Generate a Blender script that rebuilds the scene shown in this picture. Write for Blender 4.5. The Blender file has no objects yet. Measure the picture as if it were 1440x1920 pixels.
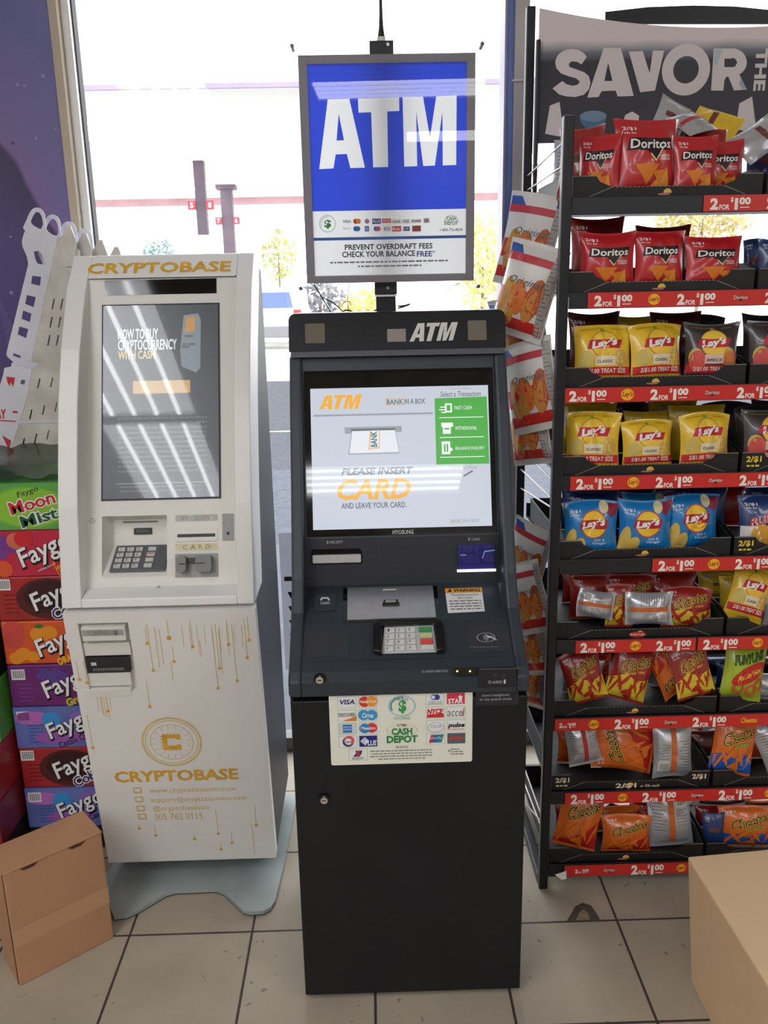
import bpy, math, random
from mathutils import Vector, Matrix, Euler
from mathutils.bvhtree import BVHTree
from mathutils.geometry import tessellate_polygon
random.seed(7)
SC = bpy.context.scene
COL = SC.collection
pi = math.pi

# ------------------------------------------------------------------ camera, world, exposure
CAM = Vector((0, 0, 1.55))
FPX = 1590.0
def cam_axes(yaw, pitch, roll):
    f0 = Vector((math.sin(yaw), math.cos(yaw), 0)); r0 = Vector((math.cos(yaw), -math.sin(yaw), 0)); u0 = Vector((0, 0, 1))
    f = math.cos(pitch) * f0 - math.sin(pitch) * u0
    u = math.cos(pitch) * u0 + math.sin(pitch) * f0
    return math.cos(roll) * r0 + math.sin(roll) * u, math.cos(roll) * u - math.sin(roll) * r0, f
CR, CU, CF = cam_axes(.0163, .2591, -.0197)
cd = bpy.data.cameras.new('camera')
cam = bpy.data.objects.new('camera', cd); COL.objects.link(cam)
M = Matrix((CR, CU, -CF)).transposed().to_4x4(); M.translation = CAM
cam.matrix_world = M
cd.sensor_fit = 'VERTICAL'; cd.sensor_height = 36.0; cd.sensor_width = 27.0
cd.lens = 36.0 * FPX / 1920.0
cd.clip_start = .05; cd.clip_end = 500
SC.camera = cam

def ray(x, y): return CF + CR * ((x - 720) / FPX) - CU * ((y - 960) / FPX)
def at(x, y, Y):                       # photo point -> point on the upright plane at distance Y
    d = ray(x, y); return CAM + d * (Y / d.y)
def atz(x, y, z):                      # photo point -> point on the level plane at height z
    d = ray(x, y); return CAM + d * ((z - CAM.z) / d.z)
def depth(p): return (p - CAM).dot(CF)

W = bpy.data.worlds.new('sky'); SC.world = W; W.use_nodes = True
bg = W.node_tree.nodes['Background']
bg.inputs[0].default_value = (.93, .96, 1, 1); bg.inputs[1].default_value = 3.6
SC.view_settings.view_transform = 'Standard'
try: SC.view_settings.look = 'None'
except Exception: pass
SC.view_settings.exposure = 0.35; SC.view_settings.gamma = 1.0
SC.view_settings.use_curve_mapping = False
SC.cycles.max_bounces = 8; SC.cycles.diffuse_bounces = 4; SC.cycles.glossy_bounces = 4; SC.cycles.transparent_max_bounces = 12
SC.cycles.caustics_reflective = False; SC.cycles.caustics_refractive = False
SC.cycles.sample_clamp_indirect = 4.0
SC.cycles.use_denoising = True
TUBE, LENS = 17.0, 5.0                  # radiance of the fluorescent tubes and of their white trays

# ------------------------------------------------------------------ materials
def lin(c):
    c = c / 255.0
    return c / 12.92 if c <= .04045 else ((c + .055) / 1.055) ** 2.4
def rgb(*c): return (lin(c[0]), lin(c[1]), lin(c[2]), 1)
_M = {}
def mat(name, c, rough=.5, metal=0, spec=.5, emit=0, vary=0, vscale=8, bump=0, bscale=200, coat=0):
    if name in _M: return _M[name]
    m = bpy.data.materials.new(name); m.use_nodes = True
    nt = m.node_tree; b = nt.nodes['Principled BSDF']; L = nt.links
    col = rgb(*c)
    b.inputs['Base Color'].default_value = col
    b.inputs['Roughness'].default_value = rough; b.inputs['Metallic'].default_value = metal
    b.inputs['Specular IOR Level'].default_value = spec
    if coat: b.inputs['Coat Weight'].default_value = coat; b.inputs['Coat Roughness'].default_value = .08
    if emit:
        b.inputs['Emission Color'].default_value = col; b.inputs['Emission Strength'].default_value = emit
        b.inputs['Base Color'].default_value = (.02, .02, .02, 1)
    tc = None
    if vary or bump:
        tc = nt.nodes.new('ShaderNodeTexCoord')
    if vary:
        n = nt.nodes.new('ShaderNodeTexNoise'); n.inputs['Scale'].default_value = vscale; n.inputs['Detail'].default_value = 5
        L.new(tc.outputs['Object'], n.inputs['Vector'])
        r = nt.nodes.new('ShaderNodeValToRGB')
        r.color_ramp.elements[0].position = .3; r.color_ramp.elements[1].position = .7
        a = [max(0, x * (1 - vary)) for x in col[:3]] + [1]; d = [min(1, x * (1 + vary)) for x in col[:3]] + [1]
        r.color_ramp.elements[0].color = a; r.color_ramp.elements[1].color = d
        L.new(n.outputs['Fac'], r.inputs['Fac']); L.new(r.outputs['Color'], b.inputs['Base Color'])
    if bump:
        n = nt.nodes.new('ShaderNodeTexNoise'); n.inputs['Scale'].default_value = bscale
        L.new(tc.outputs['Object'], n.inputs['Vector'])
        bp = nt.nodes.new('ShaderNodeBump'); bp.inputs['Strength'].default_value = bump; bp.inputs['Distance'].default_value = .002
        L.new(n.outputs['Fac'], bp.inputs['Height']); L.new(bp.outputs['Normal'], b.inputs['Normal'])
    _M[name] = m; return m
def glass(name, tint=(255, 255, 255), ior=1.5, rough=.0, tr=1.0):
    if name in _M: return _M[name]
    m = bpy.data.materials.new(name); m.use_nodes = True; nt = m.node_tree
    nt.nodes.remove(nt.nodes['Principled BSDF'])
    t = nt.nodes.new('ShaderNodeBsdfTransparent'); t.inputs[0].default_value = rgb(*tint)
    g = nt.nodes.new('ShaderNodeBsdfGlossy'); g.inputs['Roughness'].default_value = rough
    f = nt.nodes.new('ShaderNodeFresnel'); f.inputs[0].default_value = ior
    x = nt.nodes.new('ShaderNodeMixShader')
    nt.links.new(f.outputs[0], x.inputs[0]); nt.links.new(t.outputs[0], x.inputs[1]); nt.links.new(g.outputs[0], x.inputs[2])
    nt.links.new(x.outputs[0], nt.nodes['Material Output'].inputs[0])
    _M[name] = m; return m
def flat(*c, rough=.45, spec=.4):      # printed ink
    return mat('ink_%d_%d_%d_%d' % (c[0], c[1], c[2], int(rough * 100)), c, rough=rough, spec=spec)
def glow(*c, e=1.0):                   # lit screen picture
    return mat('screen_%d_%d_%d_%d' % (c[0], c[1], c[2], int(e * 100)), c, rough=.3, emit=e)

# ------------------------------------------------------------------ mesh builder
class Fr:
    """flat frame: u to the right, v up, w out of the surface"""
    def __init__(s, o, U=(1, 0, 0), V=(0, 0, 1)):
        s.o = Vector(o); s.U = Vector(U).normalized(); s.V = Vector(V).normalized(); s.N = s.U.cross(s.V).normalized()
    def __call__(s, u, v, w=0): return s.o + s.U * u + s.V * v + s.N * w
    def px(s, x, y):
        d = ray(x, y); t = (s.o - CAM).dot(s.N) / d.dot(s.N); p = CAM + d * t - s.o
        return p.dot(s.U), p.dot(s.V)
    def box(s, x0, y0, x1, y1):        # photo rectangle -> u0,v0,u1,v1
        xm, ym = (x0 + x1) / 2, (y0 + y1) / 2
        return s.px(x0, ym)[0], s.px(xm, y1)[1], s.px(x1, ym)[0], s.px(xm, y0)[1]
    def sub(s, u, v, w=0, tilt=0, roll=0):
        U, V, N = s.U, s.V, s.N
        if roll: U, V = U * math.cos(roll) + V * math.sin(roll), V * math.cos(roll) - U * math.sin(roll)
        if tilt: V = V * math.cos(tilt) + N * math.sin(tilt)
        return Fr(s(u, v, w), U, V)

_T = {}
def text_data(s, bold=0, shear=0, res=2):
    k = (s, bold, shear, res)
    if k in _T: return _T[k]
    cu = bpy.data.curves.new('t', 'FONT'); cu.body = s; cu.size = 1; cu.offset = bold; cu.shear = shear
    cu.resolution_u = res; cu.fill_mode = 'FRONT'; cu.align_x = 'CENTER'
    ob = bpy.data.objects.new('t', cu); COL.objects.link(ob)
    dg = bpy.context.evaluated_depsgraph_get(); dg.update()
    me = bpy.data.meshes.new_from_object(ob.evaluated_get(dg))
    vs = [(v.co.x, v.co.y) for v in me.vertices]; fs = [tuple(p.vertices) for p in me.polygons]
    bpy.data.objects.remove(ob); bpy.data.curves.remove(cu); bpy.data.meshes.remove(me)
    if not vs: vs = [(0, 0)]
    x0 = min(v[0] for v in vs); x1 = max(v[0] for v in vs); y0 = min(v[1] for v in vs); y1 = max(v[1] for v in vs)
    dx = (x1 - x0) or 1; dy = (y1 - y0) or 1
    _T[k] = ([((v[0] - x0) / dx, (v[1] - y0) / dy) for v in vs], fs, dx / dy)
    return _T[k]

class MB:
    def __init__(s): s.v = []; s.f = []; s.m = []; s.mats = []; s.sm = []
    def mi(s, m):
        if m not in s.mats: s.mats.append(m)
        return s.mats.index(m)
    def add(s, vs, fs, m, smooth=False):
        b = len(s.v); i = s.mi(m)
        s.v += [tuple(v) for v in vs]
        for f in fs: s.f.append(tuple(b + k for k in f)); s.m.append(i); s.sm.append(smooth)
    # --- solids in world axes
    def hexa(s, p, m):                 # 8 points: bottom 4 ccw, top 4 ccw
        s.add(p, [(3, 2, 1, 0), (4, 5, 6, 7), (0, 1, 5, 4), (1, 2, 6, 5), (2, 3, 7, 6), (3, 0, 4, 7)], m)
    def box(s, x0, x1, y0, y1, z0, z1, m):
        s.hexa([(x0, y0, z0), (x1, y0, z0), (x1, y1, z0), (x0, y1, z0), (x0, y0, z1), (x1, y0, z1), (x1, y1, z1), (x0, y1, z1)], m)
    def profile(s, yz, x0, x1, m, smooth=False):   # side outline (y,z) pushed along x
        n = len(yz); vs = [(x0, y, z) for y, z in yz] + [(x1, y, z) for y, z in yz]
        fs = [tuple(range(n)), tuple(range(2 * n - 1, n - 1, -1))] + [(i, i + n, (i + 1) % n + n, (i + 1) % n) for i in range(n)]
        s.add(vs, fs, m)
    def tube(s, pts, r, m, n=8, r1=None, caps=True):
        pts = [Vector(p) for p in pts]; vs = []; k = len(pts); fs = []
        for i, p in enumerate(pts):
            t = (pts[min(i + 1, k - 1)] - pts[max(i - 1, 0)]).normalized()
            a = Vector((0, 0, 1)) if abs(t.z) < .9 else Vector((1, 0, 0))
            x = t.cross(a).normalized(); y = t.cross(x)
            rr = r if r1 is None else r + (r1 - r) * i / (k - 1)
            for j in range(n):
                q = 2 * pi * j / n; vs.append(p + x * (rr * math.cos(q)) + y * (rr * math.sin(q)))
        for i in range(k - 1):
            for j in range(n): fs.append((i * n + j, i * n + (j + 1) % n, (i + 1) * n + (j + 1) % n, (i + 1) * n + j))
        s.add(vs, fs, m, True)
        if caps: s.add(vs[:n], [tuple(range(n))], m); s.add(vs[-n:], [tuple(range(n))], m)
    def bar(s, p, q, wx, wy, m, up=(0, 0, 1)):      # rectangular bar from p to q
        p, q = Vector(p), Vector(q); t = (q - p).normalized(); x = t.cross(Vector(up))
        if x.length < .01: x = t.cross(Vector((0, 1, 0)))
        x.normalize(); y = x.cross(t)
        a = [x * (wx / 2 * i) + y * (wy / 2 * j) for i, j in ((-1, -1), (1, -1), (1, 1), (-1, 1))]
        s.hexa([p + k for k in a] + [q + k for k in a], m)
    def ball(s, c, rx, ry, rz, m, n=10, k=7):
        vs = []; fs = []
        for i in range(k + 1):
            t = pi * i / k
            for j in range(n):
                q = 2 * pi * j / n; vs.append((c[0] + rx * math.sin(t) * math.cos(q), c[1] + ry * math.sin(t) * math.sin(q), c[2] + rz * math.cos(t)))
        for i in range(k):
            for j in range(n): fs.append((i * n + j, (i + 1) * n + j, (i + 1) * n + (j + 1) % n, i * n + (j + 1) % n))
        s.add(vs, fs, m, True)
    # --- things drawn on / built off a frame
    def rect(s, fr, u0, v0, u1, v1, m, w=0, nx=1, ny=1, sk=0):
        vs = []; fs = []
        for j in range(ny + 1):
            for i in range(nx + 1):
                a = i / nx; b = j / ny; vs.append(fr(u0 + (u1 - u0) * a + sk * (b - .5), v0 + (v1 - v0) * b, w))
        for j in range(ny):
            for i in range(nx): k = j * (nx + 1) + i; fs.append((k, k + 1, k + nx + 2, k + nx + 1))
        s.add(vs, fs, m)
    def rectp(s, fr, x0, y0, x1, y1, m, w=0, sk=0):
        a = fr.box(x0, y0, x1, y1); s.rect(fr, *a, m, w, sk=sk); return a
    def fbox(s, fr, u0, v0, u1, v1, w0, w1, m):
        s.hexa([fr(u0, v0, w0), fr(u1, v0, w0), fr(u1, v1, w0), fr(u0, v1, w0), fr(u0, v0, w1), fr(u1, v0, w1), fr(u1, v1, w1), fr(u0, v1, w1)], m)
    def fboxp(s, fr, x0, y0, x1, y1, w0, w1, m):
        a = fr.box(x0, y0, x1, y1); s.fbox(fr, *a, w0, w1, m); return a
    def rrect(s, fr, u0, v0, u1, v1, r, m, w=0, w0=None, n=4):
        pts = []
        for cx, cy, a0 in ((u1 - r, v0 + r, -90), (u1 - r, v1 - r, 0), (u0 + r, v1 - r, 90), (u0 + r, v0 + r, 180)):
            for k in range(n + 1):
                a = math.radians(a0 + 90 * k / n); pts.append((cx + r * math.cos(a), cy + r * math.sin(a)))
        s.poly(fr, pts, m, w) if w0 is None else s.prism(fr, pts, w0, w, m)
    def poly(s, fr, pts, m, w=0): s.add([fr(a, b, w) for a, b in pts], [tuple(range(len(pts)))], m)
    def cpoly(s, fr, pts, m, w=0, rings=4, sub=5):      # star-shaped patch that follows a curved surface
        cx = sum(p[0] for p in pts) / len(pts); cy = sum(p[1] for p in pts) / len(pts); rim = []
        for i, p in enumerate(pts):
            q = pts[(i + 1) % len(pts)]; rim += [(p[0] + (q[0] - p[0]) * k / sub, p[1] + (q[1] - p[1]) * k / sub) for k in range(sub)]
        n = len(rim); vs = [fr(cx, cy, w)]
        for k in range(1, rings + 1): vs += [fr(cx + (x - cx) * k / rings, cy + (y - cy) * k / rings, w) for x, y in rim]
        fs = [(0, 1 + i, 1 + (i + 1) % n) for i in range(n)]
        for k in range(rings - 1): fs += [(1 + k * n + i, 1 + (k + 1) * n + i, 1 + (k + 1) * n + (i + 1) % n, 1 + k * n + (i + 1) % n) for i in range(n)]
        s.add(vs, fs, m)
    def holed(s, fr, outer, holes, m, w=0, thick=0):     # flat plate with shaped openings
        loops = [outer] + holes; flatp = [p for l in loops for p in l]
        tris = tessellate_polygon([[Vector((p[0], p[1], 0)) for p in l] for l in loops])
        s.add([fr(p[0], p[1], w) for p in flatp], [tuple(t) for t in tris], m)
        if thick:
            s.add([fr(p[0], p[1], w - thick) for p in flatp], [tuple(reversed(t)) for t in tris], m)
            for l in loops: n = len(l); s.add([fr(p[0], p[1], w) for p in l] + [fr(p[0], p[1], w - thick) for p in l], [(i, (i + 1) % n, (i + 1) % n + n, i + n) for i in range(n)], m)
    def polyp(s, fr, pts, m, w=0): s.poly(fr, [fr.px(*p) for p in pts], m, w)
    def prism(s, fr, pts, w0, w1, m):
        n = len(pts); vs = [fr(a, b, w0) for a, b in pts] + [fr(a, b, w1) for a, b in pts]
        s.add(vs, [tuple(range(n - 1, -1, -1)), tuple(range(n, 2 * n))] + [(i, (i + 1) % n, (i + 1) % n + n, i + n) for i in range(n)], m)
    def disc(s, fr, u, v, r, m, w=0, n=24, rv=None, rings=1, r0=0, rot=0):
        rv = rv or r; vs = []; fs = []
        if r0 == 0:                    # solid disc: a centre point and rings round it
            vs = [fr(u, v, w)]
            for k in range(1, rings + 1):
                for i in range(n):
                    a = 2 * pi * i / n; x = r * k / rings * math.cos(a); y = rv * k / rings * math.sin(a); vs.append(fr(u + x * math.cos(rot) - y * math.sin(rot), v + x * math.sin(rot) + y * math.cos(rot), w))
            fs = [(0, 1 + i, 1 + (i + 1) % n) for i in range(n)] + [(1 + k * n + i, 1 + (k + 1) * n + i, 1 + (k + 1) * n + (i + 1) % n, 1 + k * n + (i + 1) % n) for k in range(rings - 1) for i in range(n)]
            s.add(vs, fs, m); return
        for k in range(rings + 1):
            q = (r0 + (1 - r0) * k / rings)
            for i in range(n):
                a = 2 * pi * i / n; x = r * q * math.cos(a); y = rv * q * math.sin(a)
                vs.append(fr(u + x * math.cos(rot) - y * math.sin(rot), v + x * math.sin(rot) + y * math.cos(rot), w))
        for k in range(rings):
            for i in range(n): fs.append((k * n + i, (k + 1) * n + i, (k + 1) * n + (i + 1) % n, k * n + (i + 1) % n))
        s.add(vs, fs, m)
    def cyl(s, fr, u, v, r, w0, w1, m, n=20, r1=None):
        r1 = r if r1 is None else r1
        vs = [fr(u + q * math.cos(2 * pi * i / n), v + q * math.sin(2 * pi * i / n), w) for w, q in ((w0, r), (w1, r1)) for i in range(n)]
        s.add(vs, [(i, (i + 1) % n, (i + 1) % n + n, i + n) for i in range(n)], m, True)
        s.add(vs[n:], [tuple(range(n))], m)
    def text(s, fr, t, u, v, wd, h, m, bold=0, shear=0, w=.0006, res=2, rot=0):
        """writing fitted to a box of size wd x h centred on u, v"""
        vs, fs, asp = text_data(t, bold, shear, res)
        if wd is None: wd = h * asp
        c, d = math.cos(rot), math.sin(rot); out = []
        for a, b in vs:
            x = (a - .5) * wd; y = (b - .5) * h; out.append(fr(u + x * c - y * d, v + x * d + y * c, w))
        s.add(out, fs, m)
    def textp(s, fr, t, x0, y0, x1, y1, m, bold=0, shear=0, w=.0006, res=2, rot=0):
        a = fr.box(x0, y0, x1, y1); s.text(fr, t, (a[0] + a[2]) / 2, (a[1] + a[3]) / 2, a[2] - a[0], a[3] - a[1], m, bold, shear, w, res, rot)
    def small(s, fr, u0, u1, v, h, m, w=.0006, seed=1):   # a line of print too small to read
        r = random.Random(seed); u = u0
        while u < u1:
            k = min(u1, u + h * r.uniform(1.2, 4.5)); s.rect(fr, u, v - h / 2, k, v + h / 2, m, w); u = k + h * .7
    def smallp(s, fr, x0, x1, y, hp, m, w=.0006, seed=1):
        a = fr.box(x0, y - hp / 2, x1, y + hp / 2); s.small(fr, a[0], a[2], (a[1] + a[3]) / 2, a[3] - a[1], m, w, seed)
    def panel(s, fr, u0, v0, u1, v1, holes, m, w=0):      # flat panel with rectangular openings
        us = sorted(set([u0, u1] + [h[i] for h in holes for i in (0, 2)])); vs_ = sorted(set([v0, v1] + [h[i] for h in holes for i in (1, 3)]))
        for a, b in zip(us, us[1:]):
            for c, d in zip(vs_, vs_[1:]):
                mu, mv = (a + b) / 2, (c + d) / 2
                if any(h[0] < mu < h[2] and h[1] < mv < h[3] for h in holes): continue
                s.rect(fr, a, c, b, d, m, w)
    def well(s, fr, h, dep, m, mback=None, ins=0, w=0):          # walls and back of an opening
        a, b, c, d = h
        o = [(a, b), (c, b), (c, d), (a, d)]; i = [(a + ins, b + ins), (c - ins, b + ins), (c - ins, d - ins), (a + ins, d - ins)]
        vs = [fr(*p, w) for p in o] + [fr(*p, w - dep) for p in i]
        s.add(vs, [(k, (k + 1) % 4, (k + 1) % 4 + 4, k + 4) for k in range(4)], m)
        s.add(vs[4:], [(0, 1, 2, 3)], mback or m)
    def mesh(s, name):
        me = bpy.data.meshes.new(name); me.from_pydata(s.v, [], s.f)
        for m in s.mats: me.materials.append(m)
        me.polygons.foreach_set('material_index', s.m); me.polygons.foreach_set('use_smooth', s.sm); me.update()
        return me
    def build(s, name, parent=None, bevel=0, seg=2, label=None):
        o = bpy.data.objects.new(name, s.mesh(name)); COL.objects.link(o)
        if parent:
            o.parent = parent
            o.matrix_parent_inverse = Matrix.Translation(-parent.location)
        if bevel:
            b = o.modifiers.new('bevel', 'BEVEL'); b.width = bevel; b.segments = seg; b.limit_method = 'ANGLE'; b.angle_limit = math.radians(40)
        if label: o['label'] = label
        return o
def tag(o, label=None, cat=None, group=None, kind=None):
    if label: o['label'] = label
    if cat: o['category'] = cat
    if group: o['group'] = group
    if kind: o['kind'] = kind
    return o
def thing(name, label, cat, loc=(0, 0, 0), group=None):
    o = bpy.data.objects.new(name, None); COL.objects.link(o); o.location = loc; o.empty_display_size = .1
    return tag(o, label, cat, group)
def struct(mb, name, bevel=0): return tag(mb.build(name, bevel=bevel), kind='structure')

# ------------------------------------------------------------------ common materials
white_plastic = mat('white_painted_steel', (236, 234, 230), .38, vary=.03, vscale=5, bump=.05, bscale=500)
white_in = mat('white_moulding', (230, 227, 220), .45, vary=.03, vscale=4)
black_metal = mat('black_powder_coat', (20, 22, 26), .42, spec=.4, vary=.15, vscale=6, bump=.15, bscale=900)
dark_grey = mat('dark_grey_plastic', (50, 57, 65), .45, bump=.1, bscale=900, vary=.05)
mid_grey = mat('mid_grey_plastic', (96, 98, 102), .45, bump=.1, bscale=700)
gloss_black = mat('gloss_black', (8, 9, 11), .06, spec=.5)
steel = mat('brushed_steel', (205, 205, 205), .3, metal=.9, vary=.05, vscale=40)
chrome = mat('chrome', (225, 225, 225), .12, metal=1)
mirror = mat('mirror', (200, 198, 195), .03, metal=1)
rack_black = mat('rack_black', (24, 24, 29), .4, spec=.45, vary=.15, vscale=9)
card_black = mat('black_card', (23, 22, 21), .6, vary=.2, vscale=12)
paper = mat('white_paper', (236, 236, 234), .55)
pane = glass('clear_pane'); acrylic = glass('acrylic', ior=1.34); soft_pane = glass('matt_pane', rough=.028)
gold = mat('gold_vinyl', (226, 172, 56), .35, vary=.15, vscale=30)
gold_pale = mat('pale_gold_vinyl', (224, 196, 130), .4, vary=.1, vscale=30)
# ------------------------------------------------------------------ room
TILE = .305; GX, GY = -.6256, 1.7866
def floor_mat():
    m = bpy.data.materials.new('ceramic_floor_tile'); m.use_nodes = True; nt = m.node_tree; L = nt.links
    b = nt.nodes['Principled BSDF']; N = nt.nodes.new
    tc = N('ShaderNodeTexCoord'); sp = N('ShaderNodeSeparateXYZ'); L.new(tc.outputs['Object'], sp.inputs[0])
    def mth(op, a, v=None, v2=None):
        n = N('ShaderNodeMath'); n.operation = op
        for i, q in enumerate((a, v, v2)):
            if q is None: continue
            if isinstance(q, (int, float)): n.inputs[i].default_value = q
            else: L.new(q, n.inputs[i])
        return n.outputs[0]
    dx = mth('PINGPONG', mth('SUBTRACT', sp.outputs[0], GX - 6.1), TILE / 2)
    dy = mth('PINGPONG', mth('SUBTRACT', sp.outputs[1], GY - 12.2), TILE / 2)
    d = mth('MINIMUM', dx, dy)
    n0 = N('ShaderNodeTexNoise'); n0.inputs['Scale'].default_value = 60; L.new(tc.outputs['Object'], n0.inputs['Vector'])
    g = mth('LESS_THAN', mth('ADD', d, mth('MULTIPLY', n0.outputs['Fac'], .001)), .0036)
    ix = mth('FLOOR', mth('DIVIDE', mth('SUBTRACT', sp.outputs[0], GX - 6.1), TILE)); iy = mth('FLOOR', mth('DIVIDE', mth('SUBTRACT', sp.outputs[1], GY - 12.2), TILE))
    cb = N('ShaderNodeCombineXYZ'); L.new(ix, cb.inputs[0]); L.new(iy, cb.inputs[1])
    wn = N('ShaderNodeTexWhiteNoise'); wn.noise_dimensions = '2D'; L.new(cb.outputs[0], wn.inputs['Vector'])
    n1 = N('ShaderNodeTexNoise'); n1.inputs['Scale'].default_value = 5; n1.inputs['Detail'].default_value = 8; L.new(tc.outputs['Object'], n1.inputs['Vector'])
    r = N('ShaderNodeValToRGB'); r.color_ramp.elements[0].position = .25; r.color_ramp.elements[1].position = .75
    r.color_ramp.elements[0].color = rgb(162, 151, 135); r.color_ramp.elements[1].color = rgb(186, 174, 154)
    L.new(mth('ADD', mth('MULTIPLY', n1.outputs['Fac'], .8), mth('MULTIPLY', wn.outputs['Value'], .2)), r.inputs['Fac'])
    n2 = N('ShaderNodeTexNoise'); n2.inputs['Scale'].default_value = 42; n2.inputs['Detail'].default_value = 3; L.new(tc.outputs['Object'], n2.inputs['Vector'])
    n3 = N('ShaderNodeTexNoise'); n3.inputs['Scale'].default_value = 3.1; L.new(tc.outputs['Object'], n3.inputs['Vector'])
    sp_ = mth('MULTIPLY', mth('GREATER_THAN', n2.outputs['Fac'], .68), mth('GREATER_THAN', n3.outputs['Fac'], .5))
    m1 = N('ShaderNodeMix'); m1.data_type = 'RGBA'; L.new(mth('MULTIPLY', sp_, .55), m1.inputs['Factor']); L.new(r.outputs[0], m1.inputs['A']); m1.inputs['B'].default_value = rgb(92, 90, 84)
    m2 = N('ShaderNodeMix'); m2.data_type = 'RGBA'; L.new(g, m2.inputs['Factor']); L.new(m1.outputs['Result'], m2.inputs['A']); m2.inputs['B'].default_value = rgb(74, 62, 58)
    L.new(m2.outputs['Result'], b.inputs['Base Color'])
    b.inputs['Roughness'].default_value = .42; b.inputs['Specular IOR Level'].default_value = .35
    bp = N('ShaderNodeBump'); bp.inputs['Strength'].default_value = .35; bp.inputs['Distance'].default_value = .002; bp.invert = True
    L.new(g, bp.inputs['Height']); L.new(bp.outputs['Normal'], b.inputs['Normal'])
    return m
def ceil_mat():
    m = bpy.data.materials.new('ceiling_tile'); m.use_nodes = True; nt = m.node_tree; b = nt.nodes['Principled BSDF']
    tc = nt.nodes.new('ShaderNodeTexCoord'); br = nt.nodes.new('ShaderNodeTexBrick'); br.offset = 0; br.inputs['Scale'].default_value = 1
    br.inputs['Brick Width'].default_value = 1.2; br.inputs['Row Height'].default_value = .6; br.inputs['Mortar Size'].default_value = .012
    br.inputs['Color1'].default_value = rgb(205, 203, 198); br.inputs['Color2'].default_value = rgb(198, 196, 190); br.inputs['Mortar'].default_value = rgb(150, 148, 144)
    nt.links.new(tc.outputs['Object'], br.inputs['Vector']); nt.links.new(br.outputs['Color'], b.inputs['Base Color']); b.inputs['Roughness'].default_value = .9
    return m
wallm = mat('painted_wall', (188, 182, 174), .8, vary=.06, vscale=3)
fb = MB(); tm = floor_mat()
fb.add([(-3.2, -4.8, 0), (3.6, -4.8, 0), (3.6, 2.7, 0), (-3.2, 2.7, 0)], [(0, 1, 2, 3)], tm)
# the chipped tile corner in front of the rack, with the pale mortar showing
up = Fr((0, 0, 0), (1, 0, 0), (0, 1, 0))
def fpts(l): return [tuple(atz(x, y, 0)[:2]) for x, y in l]
fb.poly(up, fpts([(1062, 1728), (1072, 1712), (1078, 1700), (1092, 1693), (1108, 1698), (1118, 1712), (1126, 1727), (1095, 1729)]), mat('broken_tile_edge', (84, 74, 64), .8, vary=.35, vscale=60), .0008)
fb.poly(up, fpts([(1080, 1726), (1086, 1712), (1094, 1706), (1102, 1712), (1106, 1726)]), mat('bare_mortar', (150, 134, 104), .9, vary=.3, vscale=90), .0014)
struct(fb, 'floor')
b = MB(); b.add([(-3.2, -4.8, 2.9), (-3.2, 2.7, 2.9), (3.6, 2.7, 2.9), (3.6, -4.8, 2.9)], [(0, 1, 2, 3)], ceil_mat()); struct(b, 'ceiling')
b = MB(); b.box(-3.3, -3.2, -4.8, 2.7, 0, 2.9, wallm); struct(b, 'wall_left')
b = MB(); b.box(3.6, 3.7, -4.8, 2.7, 0, 2.9, wallm); struct(b, 'wall_right')
b = MB(); b.box(-3.3, 3.7, -4.9, -4.8, 0, 2.9, mat('back_wall_paint', (120, 108, 100), .8, vary=.2, vscale=2)); struct(b, 'wall_back')
b = MB(); b.box(-3.3, -.846, 2.64, 2.78, 0, 2.9, wallm); b.box(-.846, 2.6, 2.64, 2.78, 2.78, 2.9, wallm); b.box(2.6, 3.7, 2.64, 2.78, 0, 2.9, wallm); struct(b, 'wall_front')
# window: tan casing, white frame, mullion and the panes
wroot = bpy.data.objects.new('window_1', None); COL.objects.link(wroot); wroot.location = (0, 2.66, 0); tag(wroot, kind='structure')
tan = mat('tan_casing', (206, 190, 168), .6, vary=.05); wf = mat('white_window_frame', (250, 250, 248), .4, vary=.02); dk = mat('window_gasket', (70, 64, 66), .6)
b = MB(); b.box(-.846, -.822, 2.60, 2.72, 0, 2.78, tan); tag(b.build('casing', wroot, bevel=.002), kind='structure')
b = MB(); b.box(-.822, -.799, 2.63, 2.70, 0, 2.78, wf); b.box(-.799, -.795, 2.65, 2.69, 0, 2.78, dk); b.box(-.795, 2.6, 2.64, 2.70, 0, .05, mat('sill_grey', (120, 118, 122), .5, vary=.06)); b.box(-.795, 2.6, 2.64, 2.70, 2.73, 2.78, wf); b.box(2.55, 2.6, 2.64, 2.70, .05, 2.73, wf)
tag(b.build('window_frame', wroot, bevel=.002), kind='structure')
b = MB(); mg = mat('mullion_grey', (196, 190, 186), .4, vary=.04); b.box(.432, .472, 2.60, 2.70, .05, 2.73, mg); b.box(.411, .432, 2.62, 2.69, .05, 2.73, mat('mullion_blue', (122, 146, 210), .4, vary=.1)); b.box(.405, .412, 2.61, 2.70, .05, 2.73, mat('mullion_violet', (158, 150, 180), .4, vary=.05))
b.box(.425, .455, 2.590, 2.60, 2.10, 2.104, wf)
tag(b.build('mullion', wroot, bevel=.0015), kind='structure')
wg = glass('window_glass', (250, 252, 252))
for x0, x1 in ((-.799, .408), (.47, 2.56)):
    b = MB(); b.rect(Fr((0, 2.68, 0)), x0, .04, x1, 2.74, wg); tag(b.build('glass_pane', wroot), kind='structure')

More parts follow.
